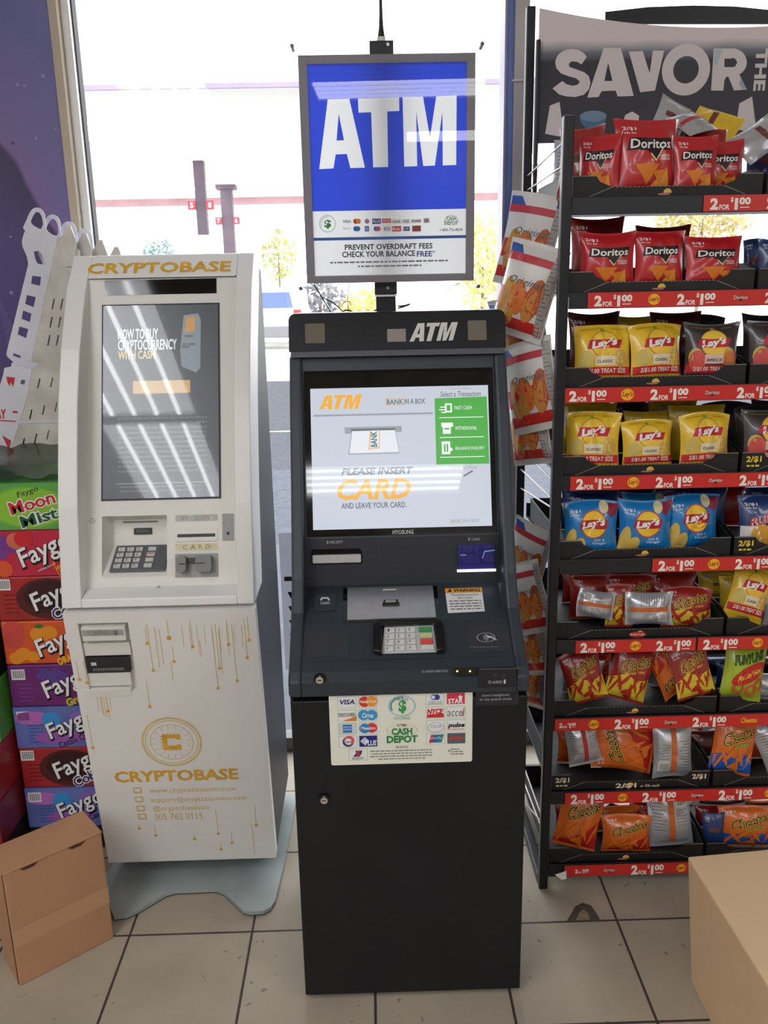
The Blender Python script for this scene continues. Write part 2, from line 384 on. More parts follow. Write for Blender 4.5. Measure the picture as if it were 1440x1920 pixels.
# ------------------------------------------------------------------ ceiling lights
tubem = mat('fluorescent_tube', (250, 252, 255), .4, emit=TUBE); traym = mat('lit_troffer_tray', (250, 252, 255), .5, emit=LENS)
def troffer(cx, cy, along, label):
    r = thing('ceiling_light', label, 'ceiling light', (cx, cy, 2.9), 'fluorescent troffers in the ceiling')
    lx, ly = (.61, .30) if along == 'x' else (.30, .61)
    b = MB(); t = .02
    b.box(cx - lx - t, cx + lx + t, cy - ly - t, cy - ly, 2.875, 2.9, wf); b.box(cx - lx - t, cx + lx + t, cy + ly, cy + ly + t, 2.875, 2.9, wf)
    b.box(cx - lx - t, cx - lx, cy - ly, cy + ly, 2.875, 2.9, wf); b.box(cx + lx, cx + lx + t, cy - ly, cy + ly, 2.875, 2.9, wf); b.build('housing', r)
    b = MB(); b.add([(cx - lx, cy - ly, 2.897), (cx - lx, cy + ly, 2.897), (cx + lx, cy + ly, 2.897), (cx + lx, cy - ly, 2.897)], [(0, 1, 2, 3)], traym); b.build('tray', r)
    for k in (-.2, -.067, .067, .2):
        b = MB()
        if along == 'x': b.tube([(cx - lx + .01, cy + k, 2.882), (cx + lx - .01, cy + k, 2.882)], .0127, tubem, 8)
        else: b.tube([(cx + k, cy - ly + .01, 2.882), (cx + k, cy + ly - .01, 2.882)], .0127, tubem, 8)
        b.build('tube', r)
LX, LY, BX = -1.335, .06, (.10, -2.45)
troffer(LX, LY, 'y', 'lit four tube ceiling troffer over the left aisle, nearest the window')
troffer(LX, LY - 1.32, 'y', 'lit four tube ceiling troffer over the left aisle, second from the window')
troffer(LX, LY - 2.64, 'y', 'lit four tube ceiling troffer over the left aisle, farthest from the window')
troffer(BX[0], BX[1], 'x', 'lit ceiling troffer laid crosswise in the middle of the room')
troffer(2.4, -3.3, 'x', 'lit ceiling troffer laid crosswise over the right side of the room')
troffer(-2.6, -2.3, 'y', 'lit ceiling troffer laid lengthwise beside the left wall')
troffer(.75, -4.4, 'x', 'lit ceiling troffer laid crosswise near the back wall')
troffer(2.3, -.7, 'y', 'lit ceiling troffer laid lengthwise over the right aisle near the snacks')

# ------------------------------------------------------------------ outside
asph = mat('asphalt', (62, 64, 72), .9, vary=.35, vscale=25); conc = mat('pale_concrete', (225, 222, 216), .9, vary=.06, vscale=2); walk = mat('grey_sidewalk', (88, 90, 98), .9, vary=.15, vscale=10)
g = MB(); GZ = -.15
for y0, y1, m in ((2.78, 5.6, walk), (5.6, 8.1, mat('grey_forecourt', (74, 77, 86), .9, vary=.25, vscale=14)), (8.1, 10.4, asph), (10.4, 10.46, conc), (10.46, 16.4, asph), (16.4, 130, conc)):
    g.add([(-60, y0, GZ), (60, y0, GZ), (60, y1, GZ), (-60, y1, GZ)], [(0, 1, 2, 3)], m)
tag(g.build('ground'), kind='structure')
# petrol canopy with its columns
pn, pfar = atz(345, 166, 4.5), atz(345, 372, 4.5)
cn = thing('fuel_canopy', 'wide white fuel canopy on dark columns seen through the window', 'canopy', (0, (pn.y + pfar.y) / 2, GZ))
cw = mat('canopy_white', (246, 244, 242), .6); pur = mat('canopy_edge_violet', (150, 135, 190), .6, vary=.1, vscale=2); pnk = mat('canopy_edge_pink', (168, 132, 140), .6, vary=.25, vscale=1)
b = MB(); b.box(-14, 12, pn.y, pfar.y + .3, 4.5, 5.3, cw); b.build('roof', cn)
b = MB(); b.box(-14, 12, pn.y - .05, pn.y, 4.49, 4.56, pur); b.build('near_trim', cn)
b = MB(); b.box(-14, 12, pfar.y, pfar.y + .25, 4.28, 4.5, pnk); b.build('far_trim', cn)
lm = mat('added_soffit_fill', (255, 255, 255), .5, emit=14)  # glowing panels added under the roof only to brighten the white soffit
for k in range(5):
    x = -11 + 5 * k
    for j in range(3): b = MB(); b.box(x, x + 1.6, pn.y + 2.5 + 4.5 * j, pn.y + 4.1 + 4.5 * j, 4.46, 4.5, lm); b.build('added_soffit_fill', cn)
colm = mat('column_paint', (92, 80, 92), .7, vary=.15, vscale=3); redm = mat('number_red', (205, 60, 78), .6)
for (x0, x1, yt, yn, l, r) in ((367, 386, 301, 385, '5', '8'), (416, 437, 346, 415, '7', '6')):
    top = atz((x0 + x1) / 2, yt, 4.5); Y = top.y; a, c = at(x0, yn, Y).x, at(x1, yn, Y).x
    b = MB(); b.box(a, c, Y, Y + (c - a), GZ if l == '7' else at(376, 440, Y).z, 4.5, colm)
    if l == '5': b.box(a + .06, c - .06, Y + .03, Y + (c - a), GZ, at(376, 440, Y).z, cw)
    else: b.box(a - .12, c + .12, Y - .05, Y + .4, 4.38, 4.5, colm)
    co = b.build('column', cn)
    fr = Fr((0, Y - .02, 0)); zc = at(376, yn, Y).z; hh = .1
    b = MB()
    for u, t in ((a - .09, l), (c + .1, r)):
        b.fbox(fr, u - .09, zc - hh, u + .09, zc + hh, -.05, .02, redm); b.text(fr, t, u, zc, .08, .13, flat(250, 240, 240), .04, w=.024)
    b.build('number_sign', co)
# parked car, seen from behind
cz = GZ; cy = 25.0; cx0, cx1 = at(450, 600, cy).x, at(566, 600, cy).x
car = thing('parked_car', 'white parked car beyond the forecourt, seen from behind', 'car', ((cx0 + cx1) / 2, cy + 2, cz))
cp = mat('car_paint', (236, 238, 240), .3); cwn = mat('car_window', (92, 110, 160), .1)
b = MB(); b.profile([(cy, .35), (cy, .95), (cy + .25, 1.52), (cy + .6, 1.6), (cy + 2.6, 1.56), (cy + 3.3, 1.05), (cy + 4.4, .9), (cy + 4.5, .35)], cx0, cx1, cp); b.build('body', car, bevel=.09, seg=3)
fr = Fr(((cx0 + cx1) / 2, cy - .01, 0), V=(0, .25, .57)); fr.o = Vector(((cx0 + cx1) / 2, cy + .02 - .015, 1.0))
b = MB(); w2 = (cx1 - cx0) / 2; b.poly(fr, [(-w2 * .72, .03), (w2 * .72, .03), (w2 * .62, .5), (-w2 * .62, .5)], cwn, .02); b.build('rear_window', car)
for s in (-1, 1):
    b = MB(); xx = (cx0 + cx1) / 2 + s * (w2 - .12); b.box(xx - .11, xx + .11, cy - .03, cy + .1, .72, .98, mat('tail_lamp_red', (225, 52, 48), .3)); b.build('tail_light', car, bevel=.02)
b = MB(); b.box(cx0 + .03, cx1 - .03, cy - .08, cy + .1, .2, .52, mat('bumper_grey', (120, 118, 126), .6)); b.build('bumper', car, bevel=.03)
for sx in (cx0 + .12, cx1 - .12):
    for yy in (cy + .85, cy + 3.6):
        b = MB(); b.cyl(Fr((sx - .1, yy, cz + .32), (0, 1, 0), (0, 0, 1)), 0, 0, .32, -.0, .2, mat('tyre', (30, 30, 32), .8), 18); b.build('wheel', car)
def foliage(b, c, rx, ry, rz, n, m, s, seed):
    r = random.Random(seed)
    for k in range(n):
        while 1:
            p = [r.uniform(-1, 1) for _ in range(3)]
            if sum(q * q for q in p) < 1: break
        o = Vector((c[0] + p[0] * rx, c[1] + p[1] * ry, c[2] + p[2] * rz))
        U = Vector((r.uniform(-1, 1), r.uniform(-1, 1), r.uniform(-1, 1))).normalized(); V = U.orthogonal().normalized()
        q = s * r.uniform(.6, 1.4); b.add([o - U * q, o - V * q * .5, o + U * q, o + V * q * .5], [(0, 1, 2, 3)], m)
trunk = mat('tree_bark', (120, 104, 92), .9, vary=.2)
for (px, py, Y, rx, rz, n, c, lab) in ((300, 478, 60, 1.1, 1.0, 260, (104, 128, 128), 'small grey green tree just above the white cash machine'), (522, 478, 50, 1.0, 1.4, 240, (150, 152, 88), 'small yellow green tree between the white cash machine and the sign'), (600, 560, 30, .9, .55, 160, (118, 118, 124), 'low grey shrub above the black machine, left of the sign pole'), (690, 575, 32, 1.1, .6, 260, (206, 196, 110), 'yellow shrub behind the sign pole'), (905, 500, 34, 1.0, 2.1, 500, (196, 188, 118), 'tall yellow green tree right of the sign'), (1318, 410, 40, 2.2, 1.1, 700, (176, 160, 110), 'olive tree seen through the rack under its top shelf')):
    p = at(px, py, Y)
    t = thing('tree', lab, 'tree', (p.x, p.y, GZ)); b = MB(); foliage(b, p, rx, rx, rz, n, mat('leaf_%d_%d_%d' % c, c, .8), .16 if rx < 2 else .2, px)
    b.build('crown', t)
    b = MB(); b.tube([(p.x, p.y, GZ), (p.x, p.y, p.z)], .09, trunk, 7, r1=.04); b.build('trunk', t)
# ------------------------------------------------------------------ white cryptocurrency machine
X0, X1 = -.727, -.277
cm = thing('crypto_kiosk', 'tall white cryptocurrency cash machine with gold lettering, left of the black one', 'cash machine', ((X0 + X1) / 2, 2.1, 0))
slate = mat('slate_side_panel', (36, 39, 46), .5, spec=.3, vary=.1, vscale=3)
PU = [(1.873, .838), (1.924, 1.07), (1.96, 1.18), (2.001, 1.297), (2.06, 1.42), (2.147, 1.557), (2.23, 1.640)]      # front outline of the upper half (y, z)
PL = [(1.873, .832), (1.909, .485), (1.98, .067)]
b = MB(); b.profile([(1.985, .835), (1.905, .832), (1.935, .485), (2.005, .067), (2.38, .067), (2.38, 1.60), (2.27, 1.625), (2.25, 1.56)], X0 + .008, X1 - .002, slate); b.build('body', cm, bevel=.004)
fi = Fr((-.5, 1.919, .8543), V=(0, 2.1713 - 1.919, 1.5522 - .8543)); fi.o = fi(0, 0)
# outer white frame
b = MB(); th = .10
def cheek(x0, x1, pr=PU, d=.15): b.profile([(y, z) for y, z in pr] + [(2.33, 1.638)] + [(y + d, z) for y, z in reversed(pr[:-1])], x0, x1, white_plastic)
cheek(X0, X0 + .046); cheek(X1 - .04, X1)
b.profile([(2.172, 1.583), (2.23, 1.640), (2.29, 1.640), (2.29, 1.575), (2.215, 1.592)], X0 + .046, X1 - .04, white_plastic)
b.profile([(1.873, .838), (1.8775, .858), (1.93, .872), (1.97, .838)], X0 + .046, X1 - .04, white_plastic)
b.build('front_frame', cm, bevel=.003, label='white curved front frame')
# inset fascia
b = MB()
kp = fi.box(191, 967, 313, 1082); rc = None
U0, V0, U1, V1 = X0 + .046 + .5, .012, X1 - .04 + .5, .774
b.panel(fi, U0, V0, U1, V1, [kp], white_in)
b.rect(fi, U0, .006, U1, V0, white_in, 0)
# sloping hollow of the keypad
a0, c0, a1, c1 = kp; dep = .055; ym = fi.px(250, 1020)[1]
b.add([fi(a0, c0, 0), fi(a0, c1, 0), fi(a0 + .012, c1 - .004, -dep), fi(a0 + .012, ym, -dep)], [(0, 3, 2, 1)], white_in)
b.add([fi(a1, c0, 0), fi(a1, c1, 0), fi(a1, c1 - .004, -dep), fi(a1, ym, -dep)], [(0, 1, 2, 3)], white_in)
b.add([fi(a0, c1, 0), fi(a1, c1, 0), fi(a1, c1 - .004, -dep), fi(a0 + .012, c1 - .004, -dep)], [(0, 1, 2, 3)], white_in)
b.add([fi(a0 + .012, ym, -dep), fi(a1, ym, -dep), fi(a1, c1 - .004, -dep), fi(a0 + .012, c1 - .004, -dep)], [(0, 1, 2, 3)], white_in)
b.add([fi(a0, c0, 0), fi(a1, c0, 0), fi(a1, ym, -dep), fi(a0 + .012, ym, -dep)], [(0, 1, 2, 3)], white_in)
bk = Fr(fi(0, 0, -dep + .001), fi.U, fi.V)
b.rectp(bk, 231, 977, 296, 980, flat(120, 120, 118), .0005)
b.fboxp(bk, 252, 990, 285, 1002, 0, .004, flat(28, 28, 26)); b.rectp(bk, 256, 993, 281, 999, flat(70, 72, 52), .0045)
for px, py in ((171, 973), (176, 973), (168, 977), (173, 977), (178, 977), (171, 981), (176, 981)): u, v = fi.px(px, py); b.disc(fi, u, v, .0014, flat(90, 80, 78), .0006, 8)
b.build('fascia', cm)
# keypad on the slope
ks = Fr(fi((a0 + a1) / 2, c0, .002), fi.U, fi(0, ym, -dep + .002) - fi(0, c0, .002)); kw = (a1 - a0) / 2; kl = (fi(0, ym, -dep) - fi(0, c0, 0)).length
b = MB(); b.prism(ks, [(-kw + .016, .014), (kw - .006, .014), (kw - .002, kl - .004), (-kw + .022, kl - .004)], 0, .006, mid_grey); kpo = b.build('keypad', cm, bevel=.002)
kk = flat(205, 204, 200)
for r in range(4):
    for c in range(4):
        u = -kw + .034 + c * .0215 + (.008 if c == 3 else 0) + r * .0012; v = .022 + r * (kl - .03) / 4
        b = MB(); b.fbox(ks, u - .008, v, u + (.008 if c < 3 else .011), v + (kl - .03) / 4 - .006, .006, .010, kk)
        t = '*0#'[c] if r == 0 and c < 3 else ('' if c == 3 else str((3 - r) * 3 + c + 1))
        if t: b.text(ks, t, u - .002, v + .006, None, .007, flat(70, 70, 70), w=.0104)
        if c == 3 and r == 2: b.rect(ks, u - .006, v + .006, u + .009, v + .0085, flat(200, 60, 60), .0104)
        b.build('key', kpo)
# top strip mirror, display
b = MB(); b.polyp(fi, [(196, 527), (406, 522), (406, 550), (198, 554)], gloss_black, .0015); b.build('camera_strip', cm, label='glossy black strip above the screen')
b = MB(); s = fi.box(194, 573, 410, 934); fs = fi
b.fbox(fi, s[0] - .004, s[1] - .004, s[2] + .004, s[3] + .004, -.002, .002, flat(24, 26, 28))
DK = glow(62, 68, 74, e=.55); b.rect(fi, *s, DK, .0024)
w = .003
b.textp(fi, 'HOW TO BUY', 222, 617, 297, 637, glow(225, 235, 230, e=.7), .02, w=w); b.textp(fi, 'CRYPTOCURRENCY', 222, 637, 332, 657, glow(225, 235, 230, e=.7), .02, w=w)
b.textp(fi, 'WITH CASH', 222, 658, 291, 674, glow(226, 206, 140, e=.6), .02, w=w)
b.rectp(fi, 250, 714, 357, 738, glow(228, 186, 122, e=.5), w)
b.polyp(fi, [(345, 592), (372, 588), (377, 600), (376, 690), (368, 699), (341, 688), (338, 660)], glow(150, 162, 172, e=.45), w)
b.polyp(fi, [(350, 597), (366, 594), (366, 622), (347, 624)], glow(222, 160, 70, e=.5), w + .0004)
for k, (xa, xb, yy) in enumerate(((346, 362, 631), (343, 366, 646), (341, 355, 651))): b.smallp(fi, xa, xb, yy, 4, glow(110, 120, 130, e=.4), w + .0004, k)
for k in range(12): b.smallp(fi, 222, 388, 784 + k * 9, 2.5, glow(120, 126, 132, e=.5), w, 40 + k)
b.rectp(fi, 218, 905, 388, 906.5, glow(150, 156, 160, e=.6), w)
for k in range(2): b.smallp(fi, 226, 380, 912 + k * 8, 2.5, glow(120, 126, 132, e=.5), w, 60 + k)
so = b.build('screen', cm, label='dark lit touch screen')
b = MB(); b.rect(fi, *s, soft_pane, .006); b.build('screen_glass', so)
# right hand column: receipt slot, CARD reader
b = MB(); b.rectp(fi, 329, 965, 408, 977, mat('silver_label', (176, 174, 168), .5, metal=.3, vary=.2, vscale=60), .001); b.textp(fi, 'RECEIPT', 340, 968, 396, 975, flat(150, 148, 144), 0, w=.0016); b.build('receipt_label', cm)
b = MB(); b.fboxp(fi, 329, 992, 408, 1015, 0, .003, white_in); b.fboxp(fi, 333, 1001, 404, 1007, .002, .004, flat(52, 52, 54)); b.build('receipt_slot', cm, bevel=.001)
b = MB(); b.rectp(fi, 329, 1019, 408, 1032, mat('champagne_label', (206, 196, 158), .5, metal=.2, vary=.1, vscale=50), .001); b.textp(fi, 'C A R D', 343, 1021.5, 395, 1029.5, flat(140, 130, 104), 0, w=.0016); b.build('card_label', cm)
b = MB(); cgr = mat('reader_grey', (118, 120, 118), .4, vary=.06); a = b.fboxp(fi, 329, 1038, 409, 1082, 0, .003, mat('reader_plate', (150, 150, 146), .4, vary=.05))
b.rrect(fi, *fi.box(335, 1042, 353, 1074), .010, cgr, .028, .003); b.rrect(fi, *fi.box(371, 1041, 400, 1073), .008, cgr, .030, .003); b.fboxp(fi, 348, 1046, 375, 1056, .003, .012, flat(60, 60, 60))
b.fboxp(fi, 340, 1057, 352, 1059, .028, .0285, flat(24, 24, 24)); b.fboxp(fi, 372, 1055.5, 388, 1057.5, .030, .0305, flat(24, 24, 24)); b.build('card_reader', cm, bevel=.003)
b = MB(); b.fboxp(fi, 417, 963, 439, 1014, -.001, .001, mat('reader_plate', (0, 0, 0))); u, v = fi.px(428, 1000); b.disc(fi, u, v, .004, flat(40, 38, 36), .0015, 14); b.build('camera_plate', cm)
b = MB(); u, v = fi.px(299, 1103); b.cyl(fi, u, v, .0135, 0, .004, white_plastic, 24); b.cyl(fi, u, v, .0085, .004, .007, chrome, 20); b.rect(fi, u - .001, v - .005, u + .001, v + .005, flat(120, 20, 20), .0074); b.build('lock', cm)
# header lettering
fh = Fr((-.5, 2.147, 1.557), V=(0, 2.23 - 2.147, 1.640 - 1.557)); b = MB(); b.textp(fh, 'CRYPTOBASE', 165, 492, 433, 512, gold, .03, w=.0012); b.build('top_lettering', cm, label='gold lettering CRYPTOBASE on the top edge')
# lower door
fl_ = Fr((-.5, 1.872, .832), V=(0, 1.872 - 1.98, .832 - .067))
b = MB(); H = (.832 - .067) / fl_.V.z; cash = fl_.box(157, 1168, 250, 1299)
b.panel(fl_, X0 + .5, -H, X1 + .5, -.006, [cash], white_plastic)
for q in ((X0 + .5, -H, X0 + .5, -.006), (X1 + .5, -.006, X1 + .5, -H)): b.add([fl_(q[0], q[1], 0), fl_(q[2], q[3], 0), fl_(q[2], q[3], -.03), fl_(q[0], q[1], -.03)], [(0, 1, 2, 3)], white_plastic)
b.add([fl_(X0 + .5, -H), fl_(X1 + .5, -H), fl_(X1 + .5, -H, -.03), fl_(X0 + .5, -H, -.03)], [(3, 2, 1, 0)], white_plastic)
b.add([fl_(X0 + .5, -.006), fl_(X1 + .5, -.006), fl_(X1 + .5, -.006, -.03), fl_(X0 + .5, -.006, -.03)], [(0, 1, 2, 3)], white_plastic)
b.well(fl_, cash, .02, white_in)
# circuit-board tracks running down and up the door
for x, y0, y1, dot in ((272, 1178, 1206, 1), (275, 1170, 1257, 1), (289, 1175, 1252, 0), (312, 1160, 1196, 2), (298, 1180, 1245, 0), (323, 1212, 1240, 1), (320, 1240, 1278, 0), (356, 1164, 1212, 1), (374, 1200, 1232, 0), (397, 1180, 1290, 1), (403, 1170, 1253, 1), (409, 1180, 1262, 0), (424, 1162, 1208, 1), (434, 1170, 1276, 1), (457, 1160, 1233, 1), (463, 1156, 1200, 1), (274, 1277, 1325, 1), (143, 1240, 1274, 1), (156, 1240, 1280, 1), (163, 1340, 1402, 1), (188, 1300, 1340, 0), (197, 1300, 1333, 1), (404, 1518, 1563, 1), (477, 1510, 1547, 1), (433, 1558, 1580, 1), (472, 1545, 1600, 0), (289, 1545, 1566, 1), (364, 1565, 1573, 1), (413, 1580, 1592, 1), (260, 1545, 1553, 1)):
    u, v0 = fl_.px(x, y0); _, v1 = fl_.px(x, y1); m = gold if dot == 2 else gold_pale
    b.rect(fl_, u - .0008, v1, u + .0008, v0, gold_pale, .0008)
    if dot: (b.disc(fl_, u, v1, .0042, gold, .0011, 10) if dot == 1 else b.rect(fl_, u - .005, v1 - .005, u + .005, v1 + .005, gold, .0011))
for k in range(14): x = 180 + 6 * k if k < 5 else 270 + 14 * k; u, v0 = fl_.px(x, 1300 if k < 5 else 1172); b.rect(fl_, u - .0006, v0 - .05 - .01 * (k % 4), u + .0006, v0, gold_pale, .0008)
# the round emblem: rings, tracks and the chip C
u, v = fl_.px(322, 1391); R = .0755
b.disc(fl_, u, v, R, gold_pale, .0008, 48, r0=.93); b.disc(fl_, u, v, R * .88, gold_pale, .0008, 48, r0=.965); b.disc(fl_, u, v, R * .72, gold_pale, .0008, 40, r0=.97)
for k in range(16):
    a = 2 * pi * k / 16 + .1; r0, r1 = .52, .70
    p, q = (u + R * r0 * math.cos(a), v + R * r0 * math.sin(a)), (u + R * r1 * math.cos(a), v + R * r1 * math.sin(a)); n = (-math.sin(a) * .0007, math.cos(a) * .0007)
    b.poly(fl_, [(p[0] - n[0], p[1] - n[1]), (q[0] - n[0], q[1] - n[1]), (q[0] + n[0], q[1] + n[1]), (p[0] + n[0], p[1] + n[1])], gold_pale, .0009)
c = R * .30; d = R * .15
b.poly(fl_, [(u - c, v - c), (u + c, v - c), (u + c, v - c * .35), (u + c * .55, v - c * .35), (u + c * .55, v - d), (u - d, v - d), (u - d, v + d), (u + c * .55, v + d), (u + c * .55, v + c * .35), (u + c, v + c * .35), (u + c, v + c), (u - c, v + c)], gold, .0012)
for k in range(5):
    t = -c + c * 2 * (k + .5) / 5
    for s in (-1, 1): b.rect(fl_, u + t - .0014, v + s * c - .004, u + t + .0014, v + s * c + .004, gold, .0011)
    b.rect(fl_, u - c - .005, v + t - .0014, u - c, v + t + .0014, gold, .0011)
for k in range(4): b.rect(fl_, u - d * .9, v - d * .7 + k * d * .45, u + c * .6 + .02 * (k % 2), v - d * .7 + k * d * .45 + .0005, gold_pale, .0013)
b.textp(fl_, 'CRYPTOBASE', 214, 1443, 447, 1464, gold, .03, w=.0012)
for k, (t, xa, xb, y) in enumerate((('www.cryptobaseatm.com', 280, 441, 1481), ('support@cryptobaseatm.com', 283, 463, 1498), ('@cryptobaseatm', 287, 392, 1515), ('305 762 0115', 290, 380, 1530))):
    b.textp(fl_, t, xa, y - 6, xb, y + 6, gold_pale, 0, w=.0012); xi = 259 + 3 * k; b.rrect(fl_, *fl_.box(xi - 9, y - 5, xi + 7, y + 6), .003, gold_pale, .001); b.rect(fl_, *fl_.box(xi - 6, y - 3, xi + 4, y + 3), white_plastic, .0013)
door = b.build('lower_door', cm, label='white lower door printed with gold circuit tracks')
# bill acceptor set in the door
b = MB(); fr = Fr(fl_(0, 0, -.019), fl_.U, fl_.V)
b.fboxp(fr, 159, 1167, 240, 1192, 0, .024, white_in); b.rectp(fr, 160, 1171, 237, 1182, mat('silver_label', (0, 0, 0)), .0246); b.textp(fr, 'CASH', 172, 1172.5, 202, 1180.5, flat(150, 146, 142), .01, w=.0252); b.textp(fr, '$', 218, 1172, 226, 1181, flat(110, 108, 104), .02, w=.0252)
b.fboxp(fr, 160, 1201, 247, 1224, 0, .012, white_in); b.fboxp(fr, 162, 1257, 248, 1281, 0, .012, white_in); b.fboxp(fr, 166, 1284, 250, 1298, 0, .020, white_in)
b.fboxp(fr, 166, 1227, 246, 1255, 0, .014, flat(46, 45, 47)); b.fboxp(fr, 178, 1246, 236, 1251, .014, .017, flat(120, 120, 124)); b.rectp(fr, 174, 1236, 184, 1242, flat(214, 212, 210), .0146)
for k in range(12): x = 181 + k * 4.6; b.rectp(fr, x, 1246.5, x + 1.6, 1250.5, flat(40, 40, 42), .0175)
b.build('bill_acceptor', cm, bevel=.001)
# steel foot plate with the cut-away front
fp = atz; pl = mat('pale_grey_steel', (158, 166, 164), .4, vary=.12, vscale=9)
pts = [(-.742, 2.36), (-.742, 2.02), (-.752, 1.99), (-.748, 1.882), (-.70, 1.876)] + [tuple(fp(x, y, .01)[:2]) for x, y in ((214, 1721), (238, 1718), (258, 1709), (312, 1677), (330, 1672), (405, 1669), (420, 1675), (456, 1709), (470, 1712), (494, 1710), (508, 1703), (516, 1690))] + [(-.262, 2.05), (-.252, 2.36)]
b = MB(); b.prism(Fr((0, 0, .004), (1, 0, 0), (0, 1, 0)), pts, 0, .010, pl); b.prism(Fr((0, 0, 0), (1, 0, 0), (0, 1, 0)), [(x * 1.001, y + .002) for x, y in pts], 0, .004, flat(40, 40, 40)); b.build('foot_plate', cm, label='pale grey steel foot plate')
b = MB(); b.box(X0 + .03, X1 - .03, 2.06, 2.36, .014, .068, flat(40, 41, 43)); b.build('plinth', cm)
# ------------------------------------------------------------------ black cash machine
AX0, AX1, AY = -.174, .313, 1.566
am = thing('atm_kiosk', 'black cash machine with a lit touch screen in the middle of the photo', 'cash machine', ((AX0 + AX1) / 2, 1.8, 0))
b = MB(); b.box(AX0, AX1, AY + .018, 2.0, .014, .765, black_metal)
for x in (AX0 + .04, AX1 - .04):
    for y in (AY + .06, 1.95): b.cyl(Fr((x, y, 0), (1, 0, 0), (0, 1, 0)), 0, 0, .02, 0, .014, gloss_black, 12)
b.build('cabinet', am, bevel=.003)
fd = Fr((0, AY, 0))
b = MB(); b.box(AX0 + .002, AX1 - .002, AY, AY + .02, .016, .742, black_metal); door = b.build('cabinet_door', am, bevel=.003)
ATM_L = ([[(616.5, 184.5), (656.5, 184), (682.5, 313.5), (655, 314), (649, 287), (628, 287.5), (623, 314), (596, 315)], [(672.5, 184), (749, 183), (749, 208), (726.5, 208.5), (726.5, 313), (698, 313.5), (696.5, 209.5), (673, 210)], [(755.5, 182.5), (793.5, 182.5), (806, 259), (818, 182), (856, 181.5), (855.5, 311.5), (830, 312), (829.5, 211), (815, 312), (793, 312.5), (780.5, 209.5), (781.5, 312.5), (757, 313)]], [(636, 211), (644.5, 261), (630.5, 261.5)])
def atm_letters(b, fr, x0, y0, x1, y1, m, mh, w, sh=0):
    a = fr.box(x0, y0, x1, y1); k = (a[3] - a[1])
    for i, p in enumerate(ATM_L[0] + [ATM_L[1]]):
        q = [((x - 596) / 260, (315 - y) / 133.5) for x, y in p]
        b.poly(fr, [(a[0] + (a[2] - a[0] - sh * k) * u + sh * k * v, a[1] + k * v) for u, v in q], mh if i == 3 else m, w + (.0004 if i == 3 else 0))
# outline of the slanted head and console seen from the side (y, z)
PA = [(AY - .006, .752), (AY - .008, .785), (1.575, .802), (1.60, .815), (1.69, .884), (1.733, .945), (1.82, 1.14), (1.88, 1.296), (1.93, 1.405)]
back = [(2.0, 1.40), (2.0, .752)]
for x0, x1 in ((AX0, AX0 + .027), (AX1 - .027, AX1)):
    b = MB(); b.profile(PA + back, x0, x1, dark_grey); b.build('side_arm', am, bevel=.006)
# head with its canopy front
fhd = Fr((0, 1.926, 1.413), V=(0, 1.952 - 1.926, 1.497 - 1.413)); HH = (Vector((0, 1.952, 1.497)) - Vector((0, 1.926, 1.413))).length
b = MB(); n = []
for cx, cz, a0 in ((AX1 - .016, 1.497 - .016, 0), (AX0 + .016, 1.497 - .016, 90)):
    for k in range(6): a = math.radians(a0 + 18 * k); n.append((cx + .016 * math.cos(a), cz + .016 * math.sin(a)))
pts = [(AX0, 1.413), (AX1, 1.413)] + n
vs = []
for d in (0, 1):
    for x, z in pts: vs.append((x, 1.926 + (z - 1.413) * .31 if d == 0 else 2.0, z))
k = len(pts); b.add(vs, [tuple(range(k)), tuple(range(2 * k - 1, k - 1, -1))] + [(i, i + k, (i + 1) % k + k, (i + 1) % k) for i in range(k)], mat('head_black', (26, 30, 35), .25, spec=.5))
head = b.build('head', am, bevel=.003, label='glossy black head')
b = MB(); b.profile([(1.918, 1.402), (1.926, 1.414), (2.0, 1.414), (2.0, 1.402)], AX0 + .004, AX1 - .004, mid_grey); b.build('head_trim', head, bevel=.001)
b = MB(); atm_letters(b, fhd, 767, 605, 859, 640, flat(218, 216, 212), _M['head_black'], .0012, .3); b.build('head_lettering', head, label='white slanted letters ATM')
for (x0, y0, x1, y1) in ((572, 607, 609, 644), (877, 601, 912, 638)):
    b = MB(); a = fhd.box(x0, y0, x1, y1); b.rrect(fhd, *a, .003, mirror, .0016, 0); b.build('mirror', head, label='small square mirror')
b = MB(); b.fboxp(fhd, 726, 617, 761, 641, 0, .0014, mat('camera_cover', (150, 146, 140), .1)); b.build('camera_window', head)
# dark frame and the screen
fb_ = Fr((.075, 1.8176, 1.0143), V=(0, 1.9385 - 1.8176, 1.40 - 1.0143)); IX0, IX1 = AX0 + .027 - .075, AX1 - .027 - .075; BL = (Vector((0, 1.9385, 1.40)) - Vector((0, 1.8176, 1.0143))).length
b = MB(); b.fbox(fb_, IX0, -.004, IX1, BL + .004, -.05, 0, dark_grey); a = fb_.box(566, 693, 931, 1004); b.fbox(fb_, max(a[0], IX0 + .004), max(a[1], 0), min(a[2], IX1 - .004), a[3], 0, .003, gloss_black)
b.textp(fb_, 'HYOSUNG', 736, 993.5, 775, 1001.5, flat(206, 206, 206), .015, w=.0042); b.build('screen_surround', am)
sw = (IX0 + IX1) / 2
s = fb_.box(584.5, 726, 918.5, 990); WH = glow(204, 212, 224, e=.72)
b = MB(); b.rect(fb_, *s, WH, .0036); w = .0042
org = glow(240, 170, 40, e=.8); g1 = glow(70, 168, 62, e=.8); gt = glow(96, 104, 112, e=.8); ltg = glow(150, 156, 164, e=.8); wt = glow(238, 244, 240, e=.8); tl = glow(60, 110, 120, e=.8)
